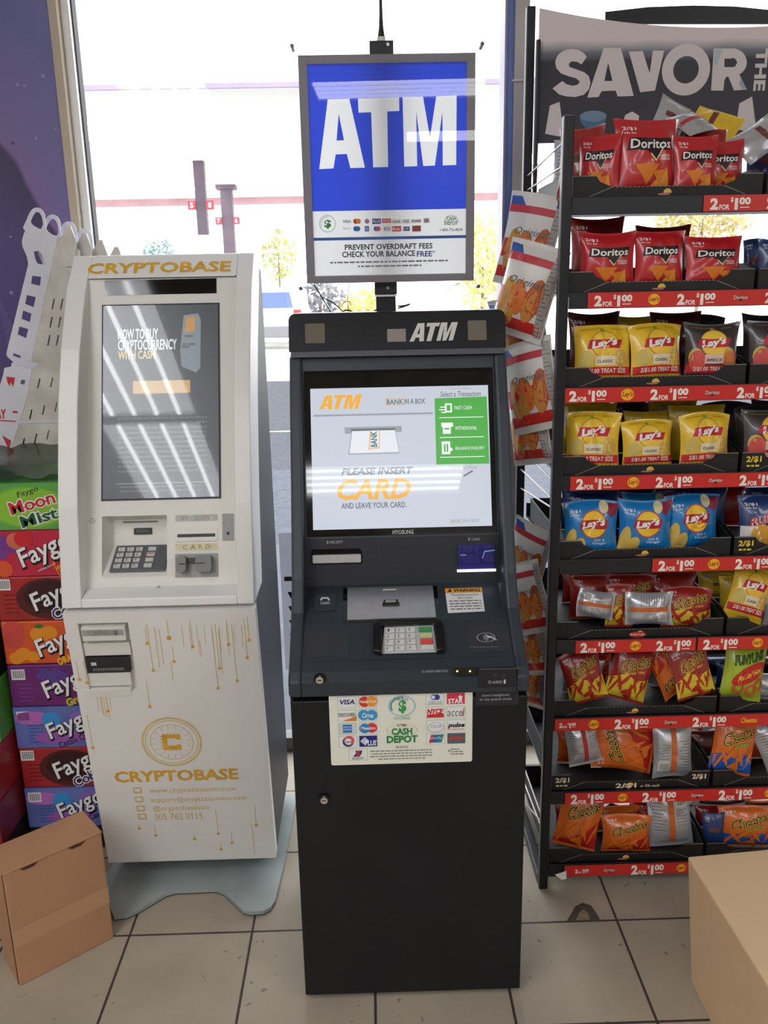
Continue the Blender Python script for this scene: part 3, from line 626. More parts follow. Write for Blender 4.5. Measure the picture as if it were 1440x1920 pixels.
atm_letters(b, fb_, 598, 741, 679, 768, org, WH, w, .3); b.textp(fb_, 'BANK', 725, 749, 756, 759, gt, .02, w=w); b.textp(fb_, 'IN A BOX', 758, 748, 797, 758, gt, .02, w=w)
for q in ((722, 747, 757, 748), (722, 759.5, 757, 760.5), (722, 747, 723, 760.5), (756, 747, 757, 760.5)): b.rectp(fb_, *q, org, w)
b.rectp(fb_, 588, 776, 811, 779.5, ltg, w)
b.textp(fb_, 'Select a Transaction', 825, 734, 901, 744, gt, .01, .25, w); b.textp(fb_, 'Touch Only', 843, 726.5, 884, 732, ltg, 0, .2, w)
b.polyp(fb_, [(814.5, 747.5), (912, 744), (917, 869.5), (818, 871.5)], g1, w)
for y in (783, 820, 857): b.rectp(fb_, 823 + (y - 783) * .03, y - .7, 906 + (y - 783) * .03, y + .7, wt, w + .0004)
for t, xa, xb, y in (('FAST CASH', 852, 884, 765), ('WITHDRAWAL', 853, 894, 803), ('BALANCE INQUIRY', 854, 908, 841)): b.textp(fb_, t, xa, y - 3.5, xb, y + 3.5, wt, 0, w=w + .0004)
for q in ((834, 757, 847, 774), (825, 763, 834, 765), (823, 768, 834, 770), (827, 773, 836, 775), (827, 793, 849, 801), (830, 801, 845, 814), (828, 828, 844, 852)): b.rectp(fb_, *q, wt, w + .0004)
for q in ((837, 760, 844, 771), (833, 803, 842, 806), (832, 833, 835, 848), (837, 833, 840, 848)): b.rectp(fb_, *q, g1, w + .0008)
u, v = fb_.px(845, 843); b.disc(fb_, u, v, .004, wt, w + .0008, 12)
b.textp(fb_, 'Scroll For More', 846, 873, 893, 880, ltg, 0, .2, w); b.polyp(fb_, [(868, 892), (885, 882), (887, 884), (870, 894)], gt, w)
b.polyp(fb_, [(646, 802), (753, 799), (753, 810), (647, 814)], ltg, w); b.polyp(fb_, [(658, 805), (741, 803), (741, 807), (658, 809)], gt, w + .0003)
b.polyp(fb_, [(659, 809), (741, 806.5), (749.5, 849), (748, 851), (655, 853), (653, 851)], glow(160, 168, 174, e=.8), w + .0004); b.polyp(fb_, [(660.5, 809), (740, 807), (748, 848), (655.5, 850.5)], glow(226, 230, 236, e=.8), w + .0007)
b.polyp(fb_, [(694, 808), (712.5, 807.5), (711.5, 841), (691, 843.5)], org, w + .001); b.polyp(fb_, [(696, 808), (711, 807.5), (710, 839.5), (693, 841.5)], glow(226, 230, 236, e=.8), w + .0013)
b.textp(fb_, 'BANK', 686, 818, 716, 830, tl, .03, w=w + .0016, rot=pi / 2)
b.textp(fb_, 'PLEASE INSERT', 640, 877, 775, 890, glow(112, 118, 128, e=.7), .03, .25, w); b.textp(fb_, 'CARD', 632, 898, 771, 937, org, .03, .25, w); b.textp(fb_, 'AND LEAVE YOUR CARD.', 640, 942, 762, 953, gt, .02, w=w)
b.textp(fb_, 'BANK IN A BOX', 845, 973, 899, 980, ltg, .01, w=w); b.rectp(fb_, 843, 980.5, 868, 981.5, org, w)
scr = b.build('screen', am, label='lit white screen asking for a card')
b = MB(); a = fb_.box(569, 700, 929, 1000); b.rect(fb_, max(a[0], IX0 + .006), a[1] + .002, min(a[2], IX1 - .006), a[3], acrylic, .0075); b.build('screen_glass', scr)
# receipt and card fascia, shelf and slope
fc = Fr((.062, 1.7943, .9066), V=(0, 1.8176 - 1.7943, 1.0143 - .9066)); CL = (Vector((0, 1.8176, 1.0143)) - Vector((0, 1.7943, .9066))).length
J0, J1 = AX0 + .027 - .062, AX1 - .027 - .062
fas = mat('fascia_black', (22, 27, 33), .4, bump=.05, bscale=900)
b = MB(); b.fbox(fc, J0, -.002, J1, CL, -.04, 0, fas); b.rectp(fc, 711, 1025, 712, 1078, flat(50, 54, 58), .0006)
b.textp(fc, 'RECEIPT', 619, 1014, 643, 1019, flat(170, 172, 174), .01, w=.0008); b.textp(fc, 'CARD', 884, 1008.5, 900, 1013.5, flat(170, 172, 174), .01, w=.0008)
for q in ((613, 1014, 616, 1020), (878, 1008, 881, 1014)): b.rectp(fc, *q, flat(150, 152, 154), .0008)
b.build('fascia', am)
b = MB(); a = fc.box(586, 1039, 677, 1055); b.rrect(fc, a[0] - .002, a[1] - .003, a[2] + .002, a[3] + .012, .004, gloss_black, .004, 0); b.rrect(fc, *a, .003, steel, .010, .003); b.build('receipt_slot', am, bevel=.001, label='silver receipt slot')
b = MB(); blu = mat('blue_translucent', (38, 34, 120), .2, spec=.6); a = fc.box(858, 1020, 927, 1070); b.rrect(fc, *a, .004, blu, .012, 0)
for q in ((864, 1024, 884, 1036), (888, 1027, 897, 1040), (902, 1022, 922, 1030), (903, 1036, 924, 1054), (864, 1042, 898, 1056)): b.fboxp(fc, *q, .010, .018, blu)
b.polyp(fc, [(906, 1031), (926, 1029), (926, 1031), (907, 1034), (903, 1046), (901, 1046)], mat('blue_edge', (150, 160, 235), .3), .0186); b.polyp(fc, [(862, 1038), (872, 1038), (872, 1040), (862, 1040)], mat('blue_edge', (0, 0, 0)), .0186)
rd = b.build('card_reader', am, bevel=.001, label='blue translucent card reader')
b = MB(); b.rrect(fc, *fc.box(856, 1066, 928, 1070.5), .001, mat('reader_lamp', (235, 242, 255), .3, emit=1.6), .016, .010); b.build('reader_lamp', rd)
fsf = Fr((.057, 1.6796, .8639), V=(0, 1.7943 - 1.6796, .9066 - .8639)); SL = (Vector((0, 1.7943, .9066)) - Vector((0, 1.6796, .8639))).length
console = mat('console_grey', (47, 53, 60), .38, spec=.5, bump=.1, bscale=900)
b = MB(); b.fbox(fsf, J0, -.001, J1, SL, -.03, 0, console)
sh = fsf.box(643, 1101, 823, 1166)
b.fbox(fsf, sh[0], sh[1], sh[2], sh[3], 0, .0008, gloss_black); b.build('shelf', am)
b = MB(); a = fsf.box(651, 1102, 815, 1162); b.fbox(fsf, *a, .0008, .004, steel); b.rrect(fsf, *fsf.box(719, 1127, 747, 1136), .002, flat(60, 60, 60), .0046); b.rrect(fsf, *fsf.box(723, 1128, 742, 1134), .001, steel, .0052); b.fboxp(fsf, 717, 1135, 749, 1137.5, .004, .009, flat(26, 26, 26)); b.rectp(fsf, 718, 1107, 743, 1110, flat(205, 205, 205), .0046); b.build('cash_shutter', am, bevel=.001, label='brushed steel cash shutter')
b = MB(); b.rrect(fsf, *fsf.box(589, 1116, 630, 1146), .003, dark_grey, .003, 0); b.textp(fsf, 'CASH', 601, 1130.5, 618, 1135.5, flat(210, 210, 210), .02, w=.0036); b.polyp(fsf, [(600, 1127), (603, 1122), (616, 1122), (619, 1127), (616, 1129), (614, 1125), (605, 1125), (603, 1129)], flat(210, 210, 210), .0036); b.build('cash_badge', am, bevel=.001)
b = MB(); b.polyp(fsf, [(834, 1104.5), (903, 1102.5), (909, 1147), (840, 1150.5)], paper, .0012); b.polyp(fsf, [(834, 1104.5), (903, 1102.5), (904.5, 1111.5), (835, 1113.5)], flat(238, 166, 40), .0017)
b.textp(fsf, 'WARNING', 850, 1104.5, 900, 1111, flat(40, 34, 24), .03, w=.0023); b.polyp(fsf, [(839, 1111), (844, 1105), (847, 1111)], flat(40, 34, 24), .0023)
for k, (t, xa, xb) in enumerate((('This machine is monitored', 846, 897), ('with a camera.', 858, 886))): b.textp(fsf, t, xa, 1113.5 + 5.6 * k, xb, 1118 + 5.6 * k, flat(90, 90, 90), 0, w=.0018)
for k in range(4): b.smallp(fsf, 842 + k, 902 + k, 1127.5 + 5 * k, 2, flat(120, 120, 120), .0018, 80 + k)
b.build('warning_label', am, label='white and orange warning label')
fk = Fr((.053, 1.598, .8096), V=(0, 1.6796 - 1.598, .8639 - .8096)); KL = (Vector((0, 1.6796, .8639)) - Vector((0, 1.598, .8096))).length
b = MB(); b.fbox(fk, AX0 + .027 - .053, -.002, AX1 - .027 - .053, KL, -.03, 0, console); b.build('console_slope', am)
b = MB(); b.profile([(AY - .006, .755), (AY - .008, .785), (1.575, .801), (1.598, .8135), (1.62, .81), (1.62, .755)], AX0 + .027, AX1 - .027, console); b.build('console_lip', am)
b = MB(); b.rrect(fk, *fk.box(575, 1181, 655, 1231), .004, mat('plate_grey', (54, 56, 60), .35), .0015, 0); b.build('blank_plate', am, bevel=.0008)
b = MB(); b.rrect(fk, *fk.box(874, 1173, 957, 1222), .004, mat('plate_grey', (0, 0, 0)), .0015, 0)
wv = flat(190, 192, 194); u, v = fk.px(911, 1196)
for k in range(4):
    r = .0035 + .0028 * k; pts = [(u - .008 + r * math.cos(a), v + r * .9 * math.sin(a)) for a in [(-.9 + 1.8 * i / 6) for i in range(7)]]; pts2 = [(u - .008 + (r + .001) * math.cos(a), v + (r + .001) * .9 * math.sin(a)) for a in [(.9 - 1.8 * i / 6) for i in range(7)]]
    b.poly(fk, pts + pts2, wv, .0021)
b.disc(fk, u, v, .0195, wv, .0021, 28, rv=.0115, r0=.93); b.polyp(fk, [(912, 1192), (922, 1194), (932, 1201), (930, 1202), (921, 1197), (914, 1197)], wv, .0022); b.smallp(fk, 882, 935, 1214, 1.5, flat(110, 112, 114), .0021, 3)
b.build('contactless_pad', am, bevel=.0008)
# keypad in its black well
b = MB(); a = fk.box(699, 1168, 832, 1229); c = fk.box(716, 1176, 816, 1228)
wl = mat('well_black', (16, 17, 19), .3)
b.prism(fk, [(a[0], a[1] + .004), (a[0] + .012, a[1]), (c[0], a[1]), (c[0], c[3]), (c[2], c[3]), (c[2], a[1]), (a[2] - .010, a[1]), (a[2], a[1] + .004), (a[2] - .002, a[3] - .006), (a[2] - .012, a[3]), (a[0] + .012, a[3]), (a[0] + .002, a[3] - .006)], 0, .016, wl)
kp2 = b.build('keypad', am, bevel=.004, seg=2, label='keypad in a raised black surround')
b = MB(); b.polyp(fk, [(721, 1178), (812, 1174), (819, 1225), (716, 1228)], mat('keypad_silver', (214, 214, 214), .3, metal=.3), .004); b.build('key_plate', kp2, label='silver key plate')
kg = mat('key_white', (216, 216, 214), .3)
for r in range(4):
    for q in range(4):
        cx = (730.5, 750.5, 771, 799)[q] + (r - 1.5) * (-.8, -.2, .6, 1.6)[q]; cy = (1184.5, 1196, 1207, 1218.5)[r] - (q - 1.5) * .9
        m = kg if q < 3 else (mat('key_green', (70, 150, 86), .35), mat('key_ochre', (196, 200, 150), .35), mat('key_red', (226, 78, 72), .35), kg)[r]
        hw = 8.2 if q < 3 else 12
        b = MB(); b.fboxp(fk, cx - hw, cy - 4.4, cx + hw, cy + 4.4, .004, .008, m)
        t = str(r * 3 + q + 1) if r < 3 else '*0#'[q:q + 1]
        if q < 3 and t: b.textp(fk, t, cx - 5, cy - 2.6, cx - 1.5, cy + 2.6, flat(70, 70, 74), 0, w=.0086)
        b.build('key', kp2, bevel=.0006, seg=1)
# front strip: locks, lamps, headphone socket and prints
ff = Fr((0, AY - .0072, 0)); fs2 = Fr((0, AY, 0))
for k, (x, y, f) in enumerate(((599.5, 1272, fs2), (608, 1497, fs2))):
    b = MB(); u, v = f.px(x, y); b.cyl(f, u, v, .0125, 0, .006, gloss_black, 22); b.cyl(f, u, v, .0075, .006, .009, chrome, 18); b.rect(f, u - .0045, v - .0009, u + .0045, v + .0009, flat(30, 30, 30), .0094); b.build('lock', am, label='round chrome lock')
b = MB(); b.textp(ff, 'SCANNING BARCODE', 791, 1256, 839, 1260.5, flat(170, 172, 176), 0, w=.0006); b.fboxp(ff, 850, 1251, 891, 1265, 0, .002, flat(34, 32, 28))
b.build('scanner_window', am)
for x in (857, 881):
    b = MB(); u, v = ff.px(x, 1257.5); b.disc(ff, u, v, .0022, mat('amber_lamp', (255, 214, 140), .3, emit=1.5), .0026, 10); b.build('amber_lamp', am)
b = MB(); b.fboxp(fs2, 895, 1250, 966, 1284, 0, .010, mat('socket_plate', (30, 31, 36), .35)); w = .0106
for x in (927, 944): u, v = fs2.px(x, 1262); b.disc(fs2, u, v, .0042, flat(58, 58, 64), w, 14)
b.rectp(fs2, 899, 1249, 966, 1250.5, flat(90, 92, 98), w); b.textp(fs2, 'AUDIO', 922, 1272, 940, 1277, flat(190, 192, 196), .01, w=w); b.rectp(fs2, 943, 1270, 946.5, 1277.5, flat(210, 212, 214), w); u, v = fs2.px(917, 1274.5); b.disc(fs2, u, v, .0034, flat(190, 192, 196), w, 14, r0=.7); b.build('audio_socket', am, bevel=.001)
b = MB(); b.rectp(fs2, 892, 1294, 972, 1322, mat('headphone_label', (36, 37, 44), .4), .0008); b.textp(fs2, 'Insert headphone', 904, 1300, 955, 1306.5, flat(160, 162, 168), .01, w=.0014); b.textp(fs2, 'to use speech mode', 899, 1307.5, 959, 1314, flat(160, 162, 168), .01, w=.0014); b.build('headphone_label', am)
# network sticker
b = MB(); a = fs2.box(618.5, 1293.5, 885.5, 1431); w = .0016; st = mat('sticker_cream', (240, 240, 226), .45)
b.rrect(fs2, *a, .004, st, .001); T = lambda t, x0, y0, x1, y1, c, bold=.02, sh=0, ww=w: b.textp(fs2, t, x0, y0, x1, y1, flat(*c), bold, sh, ww + .0005)
def card(x0, y0, x1, y1, c=(240, 242, 238)): b.rectp(fs2, x0 - .8, y0 - .8, x1 + .8, y1 + .8, flat(186, 200, 190), w - .0004); b.rectp(fs2, x0, y0, x1, y1, flat(*c), w)
DC = [0]
def dsc(x, y, r, c, k=0):
    DC[0] = (DC[0] + 1) % 3; u, v = fs2.px(x, y); b.disc(fs2, u, v, r, flat(*c), w + .0002 + k * .5 + DC[0] * .00006, 18)
card(634, 1306, 667, 1326); T('VISA', 637, 1311, 665, 1320, (40, 50, 120), .03, .2)
card(673, 1304, 706, 1325); dsc(683.5, 1315, .0118, (222, 60, 44)); dsc(697, 1314, .0118, (240, 160, 50), .0002); T('MasterCard', 674, 1311.5, 705, 1317, (250, 250, 250), .02, 0, w + .0004)
card(634, 1331, 668, 1351); T('DISCOVER', 635, 1336, 666, 1343, (50, 46, 44), .01); b.polyp(fs2, [(643, 1351), (668, 1342), (668, 1351)], flat(230, 130, 50), w + .0003)
card(673, 1330, 706, 1350); dsc(682, 1340, .0118, (60, 160, 214)); dsc(697, 1340, .0118, (60, 160, 214)); b.rectp(fs2, 682, 1333, 697, 1347, flat(60, 160, 214), w + .0001); T('Cirrus', 679, 1336, 700, 1345, (250, 250, 250), .02, .1)
card(635, 1356, 668, 1376, (216, 222, 214)); b.rectp(fs2, 643, 1358, 660, 1373, flat(40, 122, 206), w + .0003); T('AMERICAN', 644, 1361, 659, 1364, (235, 240, 250), 0); T('EXPRESS', 644, 1366, 659, 1369, (235, 240, 250), 0)
card(674, 1355, 706, 1375); dsc(684, 1365, .0112, (50, 140, 200)); dsc(697, 1364, .0112, (222, 60, 60)); T('Maestro', 677, 1361, 704, 1367, (250, 250, 250), .02, 0, w + .0003)
card(636, 1380, 669, 1400); dsc(653, 1390, .0118, (60, 70, 130)); dsc(655, 1387.5, .0105, (222, 92, 86), .0003); dsc(653, 1389.5, .0072, (240, 240, 244), .0006); T('Jeanie', 648, 1387, 660, 1393, (60, 60, 110), 0, 0, w + .0008)
card(674, 1379, 707, 1399, (36, 42, 130)); T('PLUS', 684, 1387, 706, 1397, (245, 245, 250), .03, .2); b.polyp(fs2, [(675, 1389), (684, 1381), (692, 1388), (684, 1396)], flat(200, 210, 235), w + .0003)
card(655, 1404, 688, 1424); b.polyp(fs2, [(666, 1407), (679, 1406), (678, 1412), (674, 1418), (662, 1418), (668, 1411)], flat(70, 40, 90), w + .0003); T('S', 667, 1407, 676, 1417, (200, 60, 90), .05, .2); T('BANKNET', 660, 1419, 682, 1423, (60, 50, 60), 0)
card(799, 1300, 832, 1320); dsc(813, 1306.5, .0062, (60, 70, 150)); dsc(819, 1306.5, .0062, (60, 70, 150)); dsc(812, 1306.5, .004, (235, 236, 245), .0004); T('DINERS CLUB', 803, 1313.5, 829, 1316, (110, 120, 120), 0); T('INTERNATIONAL', 803, 1317, 829, 1319.5, (110, 120, 120), 0)
card(838, 1299, 871, 1319, (222, 60, 84)); T('STAR', 840, 1309, 868, 1318, (250, 250, 250), .03); b.polyp(fs2, [(863, 1301), (864.5, 1304.5), (868, 1305), (865.5, 1307), (866.5, 1310), (863, 1308.5), (859.5, 1310), (860.5, 1307), (858, 1305), (861.5, 1304.5)], flat(250, 250, 250), w + .0004)
card(799, 1325, 833, 1345, (244, 240, 236)); T('NYCE', 800, 1328, 831, 1338, (214, 40, 44), .05, .25); b.polyp(fs2, [(801, 1339), (832, 1337), (832, 1344), (800, 1345)], flat(214, 50, 50), w + .0003)
card(838, 1324, 872, 1344); T('accel', 838.5, 1327, 871, 1342, (110, 112, 116), 0, .15); T('l', 866, 1327, 871, 1342, (226, 110, 60), 0, .15, w + .0003)
card(800, 1350, 833, 1370); u, v = fs2.px(817, 1363); b.disc(fs2, u, v, .0165, flat(160, 165, 205), w + .0003, 24, rv=.012, r0=.93); T('CO-OP', 807, 1358, 828, 1364, (140, 145, 180), 0)
card(839, 1349, 872, 1369); T('pulse', 839.5, 1354, 871, 1365, (38, 36, 38), .04, .2); b.rectp(fs2, 840, 1365.5, 870, 1367, flat(230, 150, 130), w + .0003)
card(800, 1375, 833, 1394); b.polyp(fs2, [(804, 1392), (808, 1377), (832, 1376), (828, 1391)], flat(46, 110, 180), w + .0003); b.polyp(fs2, [(804, 1392), (808, 1377), (814, 1377), (810, 1392)], flat(214, 50, 70), w + .0004); b.polyp(fs2, [(819, 1391.5), (823, 1376.5), (832, 1376), (828, 1391)], flat(30, 140, 140), w + .0005); T('UnionPay', 806, 1380, 829, 1386, (240, 240, 245), 0, .1, w + .0005)
card(839, 1374, 872, 1393, (98, 100, 108)); T('interlink', 842, 1379, 868, 1386, (226, 70, 50), .03, .2)
# surcharge ring and the cash depot mark
u, v = fs2.px(753.5, 1323); R = .0275; b.disc(fs2, u, v, R, flat(110, 190, 210), w, 40, rv=R * .85, r0=.93)
for k in range(14):
    a = pi * 1.15 - k * .16; c = ((70, 140, 90), (60, 110, 160))[k % 2]; b.disc(fs2, u + R * .82 * math.cos(a), v + R * .7 * math.sin(a), .0017, flat(*c), w, 8)
T('$', 747, 1312, 762, 1337, (64, 160, 74), .04); T('SURCHARGE', 738, 1343, 769, 1348.5, (150, 190, 130), 0); T('FREE', 739, 1308, 766, 1313, (90, 150, 170), 0)
T('ATMs', 744, 1356, 763, 1361.5, (160, 140, 90), .01); T('CASH', 734, 1364, 773, 1377, (40, 140, 66), .04); T('DEPOT', 725, 1378, 783, 1392, (40, 140, 66), .04)
u, v = fs2.px(753.5, 1368); b.disc(fs2, u, v, .033, flat(225, 222, 190), w - .0003, 36, rv=.014, r0=.9)
T('FEE NOTICE', 742, 1398, 765, 1401.5, (100, 100, 96), .01)
for k in range(4): b.smallp(fs2, 694 + 3 * (k % 2) + 12 * (k == 3), 810 - 12 * (k == 3), 1406.5 + 5 * k - .0, 1.9, flat(140, 140, 134), w, 20 + k)
for k in range(3): b.smallp(fs2, 845, 869 if k else 862, 1404 + 4.4 * k, 1.8, flat(110, 110, 106), w, 30 + k)
b.polyp(fs2, [(840, 1407), (843, 1404.5), (843, 1409.5)], flat(60, 60, 60), w)
b.build('network_sticker', am, label='cream sticker printed with card network logos')
# ------------------------------------------------------------------ the ATM sign on its post
def film(name, c, tr=.45):              # thin printed film that lets daylight through
    if name in _M: return _M[name]
    m = bpy.data.materials.new(name); m.use_nodes = True; nt = m.node_tree; p = nt.nodes['Principled BSDF']
    p.inputs['Base Color'].default_value = rgb(*c); p.inputs['Roughness'].default_value = .4
    t = nt.nodes.new('ShaderNodeBsdfTranslucent'); t.inputs[0].default_value = rgb(*c); x = nt.nodes.new('ShaderNodeMixShader'); x.inputs[0].default_value = tr
    nt.links.new(p.outputs[0], x.inputs[1]); nt.links.new(t.outputs[0], x.inputs[2]); nt.links.new(x.outputs[0], nt.nodes['Material Output'].inputs[0])
    _M[name] = m; return m
SY = 2.02
sg = thing('atm_sign', 'blue and white ATM sign in a grey frame on a black post', 'sign', (.06, 2.05, 0))
px0, px1 = at(703, 570, 2.05).x, at(745, 570, 2.05).x
b = MB(); b.box(px0 + .003, px1 - .003, 2.066, 2.09, 0, at(725, 78, 2.066).z, rack_black); b.build('post', sg, bevel=.002)
fS = Fr((0, SY, 0)); S = lambda x0, y0, x1, y1: fS.box(x0, y0, x1, y1)
gx0, gz0, gx1, gz1 = -.1335, 1.561, .2505, 2.036
b = MB(); sgm = film('sign_grey', (168, 164, 168), .4)
for q in ((gx0, gz0, gx0 + .0195, gz1), (gx1 - .0195, gz0, gx1, gz1), (gx0 + .0195, gz0, gx1 - .0195, gz0 + .017), (gx0 + .0195, gz1 - .018, gx1 - .0195, gz1)): b.fbox(fS, *q, -.006, 0, sgm)
b.build('sign_frame', sg, label='grey frame')
b = MB(); U0, U1 = gx0 + .019, gx1 - .019; w = .0008
bl = film('sign_blue', (44, 74, 216)); sgp = film('sign_paper', (240, 240, 240)); z = lambda y: fS.px(725, y)[1]
b.rect(fS, U0, z(516), U1, z(394), sgp, .0003); b.rect(fS, U0, z(449), U1, z(443.5), flat(60, 110, 190), w)
a = fS.box(596, 181.5, 856, 315); LT = [[(a[0] + (a[2] - a[0]) * (x - 596) / 260, a[1] + (a[3] - a[1]) * (315 - y) / 133.5) for x, y in p] for p in ATM_L[0] + [ATM_L[1]]]
b.holed(fS, [(U0, z(394)), (U1, z(394)), (U1, z(118)), (U0, z(118))], LT[:3], bl, .0003); b.poly(fS, LT[3], bl, .0005)
for i, p in enumerate(LT[:3]): b.holed(fS, p, [LT[3]] if i == 0 else [], film('sign_white', (250, 250, 250)), .0003)
T2 = lambda t, x0, y0, x1, y1, c, bold=.01, sh=0, k=.0006: b.textp(fS, t, x0, y0, x1, y1, flat(*c), bold, sh, w + k)
u, v = fS.px(614, 419.5); b.disc(fS, u, v, .0185, flat(150, 190, 170), w, 30, r0=.93); T2('$', 608, 412, 621, 429, (60, 160, 80), .04)
for k in range(9): a = pi * 1.1 - k * .25; b.disc(fS, u + .0145 * math.cos(a), v + .0145 * math.sin(a), .0011, flat(90, 140, 120), w, 6)
T2('VISA', 643, 412.5, 658, 418, (70, 70, 110), .02, .15); T2('1-800-776-8834', 825, 428, 867, 433.5, (80, 80, 80)); T2('CASH', 837, 406, 855, 413.5, (70, 120, 70), .02); T2('DEPOT', 833, 414.5, 859, 421.5, (50, 150, 70), .02)
u, v = fS.px(846, 413); b.disc(fS, u, v, .0155, flat(214, 210, 170), w - .0002, 26, rv=.011, r0=.9)
def sq(x0, y0, x1, y1, c, t=None, tc=(250, 250, 250)):
    b.rectp(fS, x0, y0, x1, y1, flat(*c), w)
    if t: T2(t, x0 + 1.5, y0 + 2, x1 - 1.5, y1 - 2, tc, .01)
for x, y, c, r in ((667, 415, (226, 70, 40), .0056), (672, 415, (240, 165, 60), .0056), (688, 415, (190, 130, 190), .0052), (667, 429, (40, 120, 200), .0056), (671, 429, (40, 130, 190), .0056), (705, 429, (60, 100, 200), .0054), (709, 429, (222, 90, 90), .0054)):
    u, v = fS.px(x, y); b.disc(fS, u, v, r, flat(*c), w + x * 1e-6, 16)
sq(698, 410, 714, 420, (60, 70, 160), 'PLUS'); sq(716, 410, 733, 418, (222, 60, 80), 'NYCE'); sq(735, 411, 751, 419, (225, 228, 226), 'accel', (120, 130, 120)); sq(754, 411, 768, 419, (240, 240, 240), 'CO-OP', (170, 170, 180)); sq(771, 411, 790, 418, (236, 236, 236), 'pulse', (60, 60, 60)); sq(794, 409, 805, 418, (222, 214, 216), 'S', (170, 50, 70))
sq(684, 424, 692, 434, (60, 120, 200), 'AE'); sq(719, 424, 733, 434, (232, 230, 240), 'D', (150, 150, 190)); sq(735, 424, 752, 434, (226, 60, 64), 'link'); sq(756, 425, 768, 433, (60, 90, 150), 'UP'); sq(773, 423, 789, 434, (170, 80, 76)); T2('discover', 643, 426, 658, 430, (180, 150, 100), 0)
T2('PREVENT OVERDRAFT FEES', 646.5, 457, 811, 467.5, (60, 58, 62), .025); T2('CHECK YOUR BALANCE', 641.5, 470.5, 778, 481.5, (60, 58, 62), .025); T2('FREE*', 781.5, 470, 816, 481, (64, 74, 160), .025)
for k, (xa, xb) in enumerate(((619, 840), (671, 790))): b.smallp(fS, xa, xb, 490.5 + 8 * k, 3, flat(150, 148, 150), w, 90 + k)
b.build('sign_face', sg, label='blue and white printed ATM face')
a = S(545, 86, 906, 546); fY = Fr((.06, SY - .012, 0), (1, -.021, 0)); b = MB(); b.rect(fY, a[0] - .06, a[1], a[2] - .06, a[3], acrylic); b.build('acrylic_sheet', sg)
for x, y in ((549, 91), (902, 87), (565, 541), (895, 537)):
    b = MB(); u, v = fS.px(x, y); b.cyl(fS, u, v, .0042, -.012, .022, mat('screw_grey', (96, 92, 98), .35, metal=.6), 14); b.build('standoff_screw', sg)
b = MB(); fp_ = Fr((0, 2.064, 0)); b.fbox(fp_, px0, at(725, 101, 2.064).z - .01, px1, at(725, 77, 2.064).z, 0, .006, rack_black); b.fbox(fp_, px0, at(725, 552, 2.064).z, px1, at(725, 528, 2.064).z + .01, 0, .006, rack_black)
for y in (85, 540): u, v = fp_.px(727, y); b.cyl(fp_, u, v, .0035, .006, .009, chrome, 12)
b.rect(fp_, px0, at(725, 556, 2.064).z, px1, at(725, 552.5, 2.064).z, paper, .0065); b.build('post_bracket', sg, bevel=.001)
p = at(715, 74, 2.075); b = MB(); b.tube([(p.x, 2.075, p.z - .006), (p.x, 2.075, p.z + .004)], .0095, paper, 14); b.tube([(p.x, 2.075, p.z + .002), (p.x, 2.075, p.z + .012), (p.x, 2.075, p.z + .022), (p.x, 2.075, p.z + .05), (p.x, 2.075, p.z + .26)], .0085, rack_black, 12, r1=.0022); b.build('antenna', sg, label='thin black antenna')
def cab(name, pts, Y, r=.0016):
    b = MB(); P = [at(x, y, Y) for x, y in pts]; out = []
    for i in range(len(P) - 1):
        q0, q1, q2, q3 = P[max(i - 1, 0)], P[i], P[i + 1], P[min(i + 2, len(P) - 1)]
        for k in range(5):
            t = k / 5; out.append(.5 * (2 * q1 + (q2 - q0) * t + (2 * q0 - 5 * q1 + 4 * q2 - q3) * t * t + (3 * q1 - q0 - 3 * q2 + q3) * t ** 3))
    out.append(P[-1]); b.tube(out, r, flat(38, 36, 42), 6); b.build(name, sg)
cab('cable', [(588, 533), (604, 558), (616, 578), (624, 592)], 2.03); cab('cable', [(604, 558), (618, 564), (630, 572), (644, 585), (650, 592)], 2.035); cab('cable', [(655, 533), (652, 560), (653, 582), (654, 592)], 2.04, .001)
cab('cable', [(640, 592), (645, 583), (655, 582), (670, 590), (690, 588), (706, 581)], 2.03, .002); cab('cable', [(640, 575), (645, 567), (655, 566), (658, 574)], 2.03, .001); cab('cable', [(746, 574), (758, 573), (769, 570), (757, 575), (746, 578)], 2.03, .002)
cab('cable', [(835, 543), (848, 537), (862, 531)], 2.03, .0008)
# ------------------------------------------------------------------ snack rack
RY = 1.906
RX0, RX1 = .424, 1.43
ZR = [1.71, 1.513, 1.305, 1.101, .896, .69, .48, .269, .052]
rk = thing('snack_rack', 'black wire snack rack with nine shelves and a SAVOR header sign', 'display rack', (.93, 2.15, 0))
for x, y, top in ((.4335, RY, 1.889), (RX1 - .01, RY, 1.889), (.4335, 2.37, 2.225), (RX1 - .01, 2.37, 2.225)):
    b = MB(); b.box(x - .0115, x + .0115, y, y + .024, 0, top, rack_black); b.build('post', rk, bevel=.003)
for x in (.4335, RX1 - .01):
    b = MB(); b.box(x - .012, x + .012, RY + .024, 2.37, .0, .03, rack_black); b.build('base_bar', rk, bevel=.003)
sh_ = mat('shelf_black', (30, 31, 36), .4, vary=.1, vscale=10)
for i, z in enumerate(ZR):
    b = MB(); b.box(.447, RX1 - .022, RY + .010, 2.35, z + .008, z + .014, sh_); b.box(.447, RX1 - .022, RY + .006, RY + .012, z - .018, z + .018, sh_); b.box(.447, RX1 - .022, 2.34, 2.35, z + .014, z + .05, sh_)
    b.build('shelf', rk, bevel=.001)
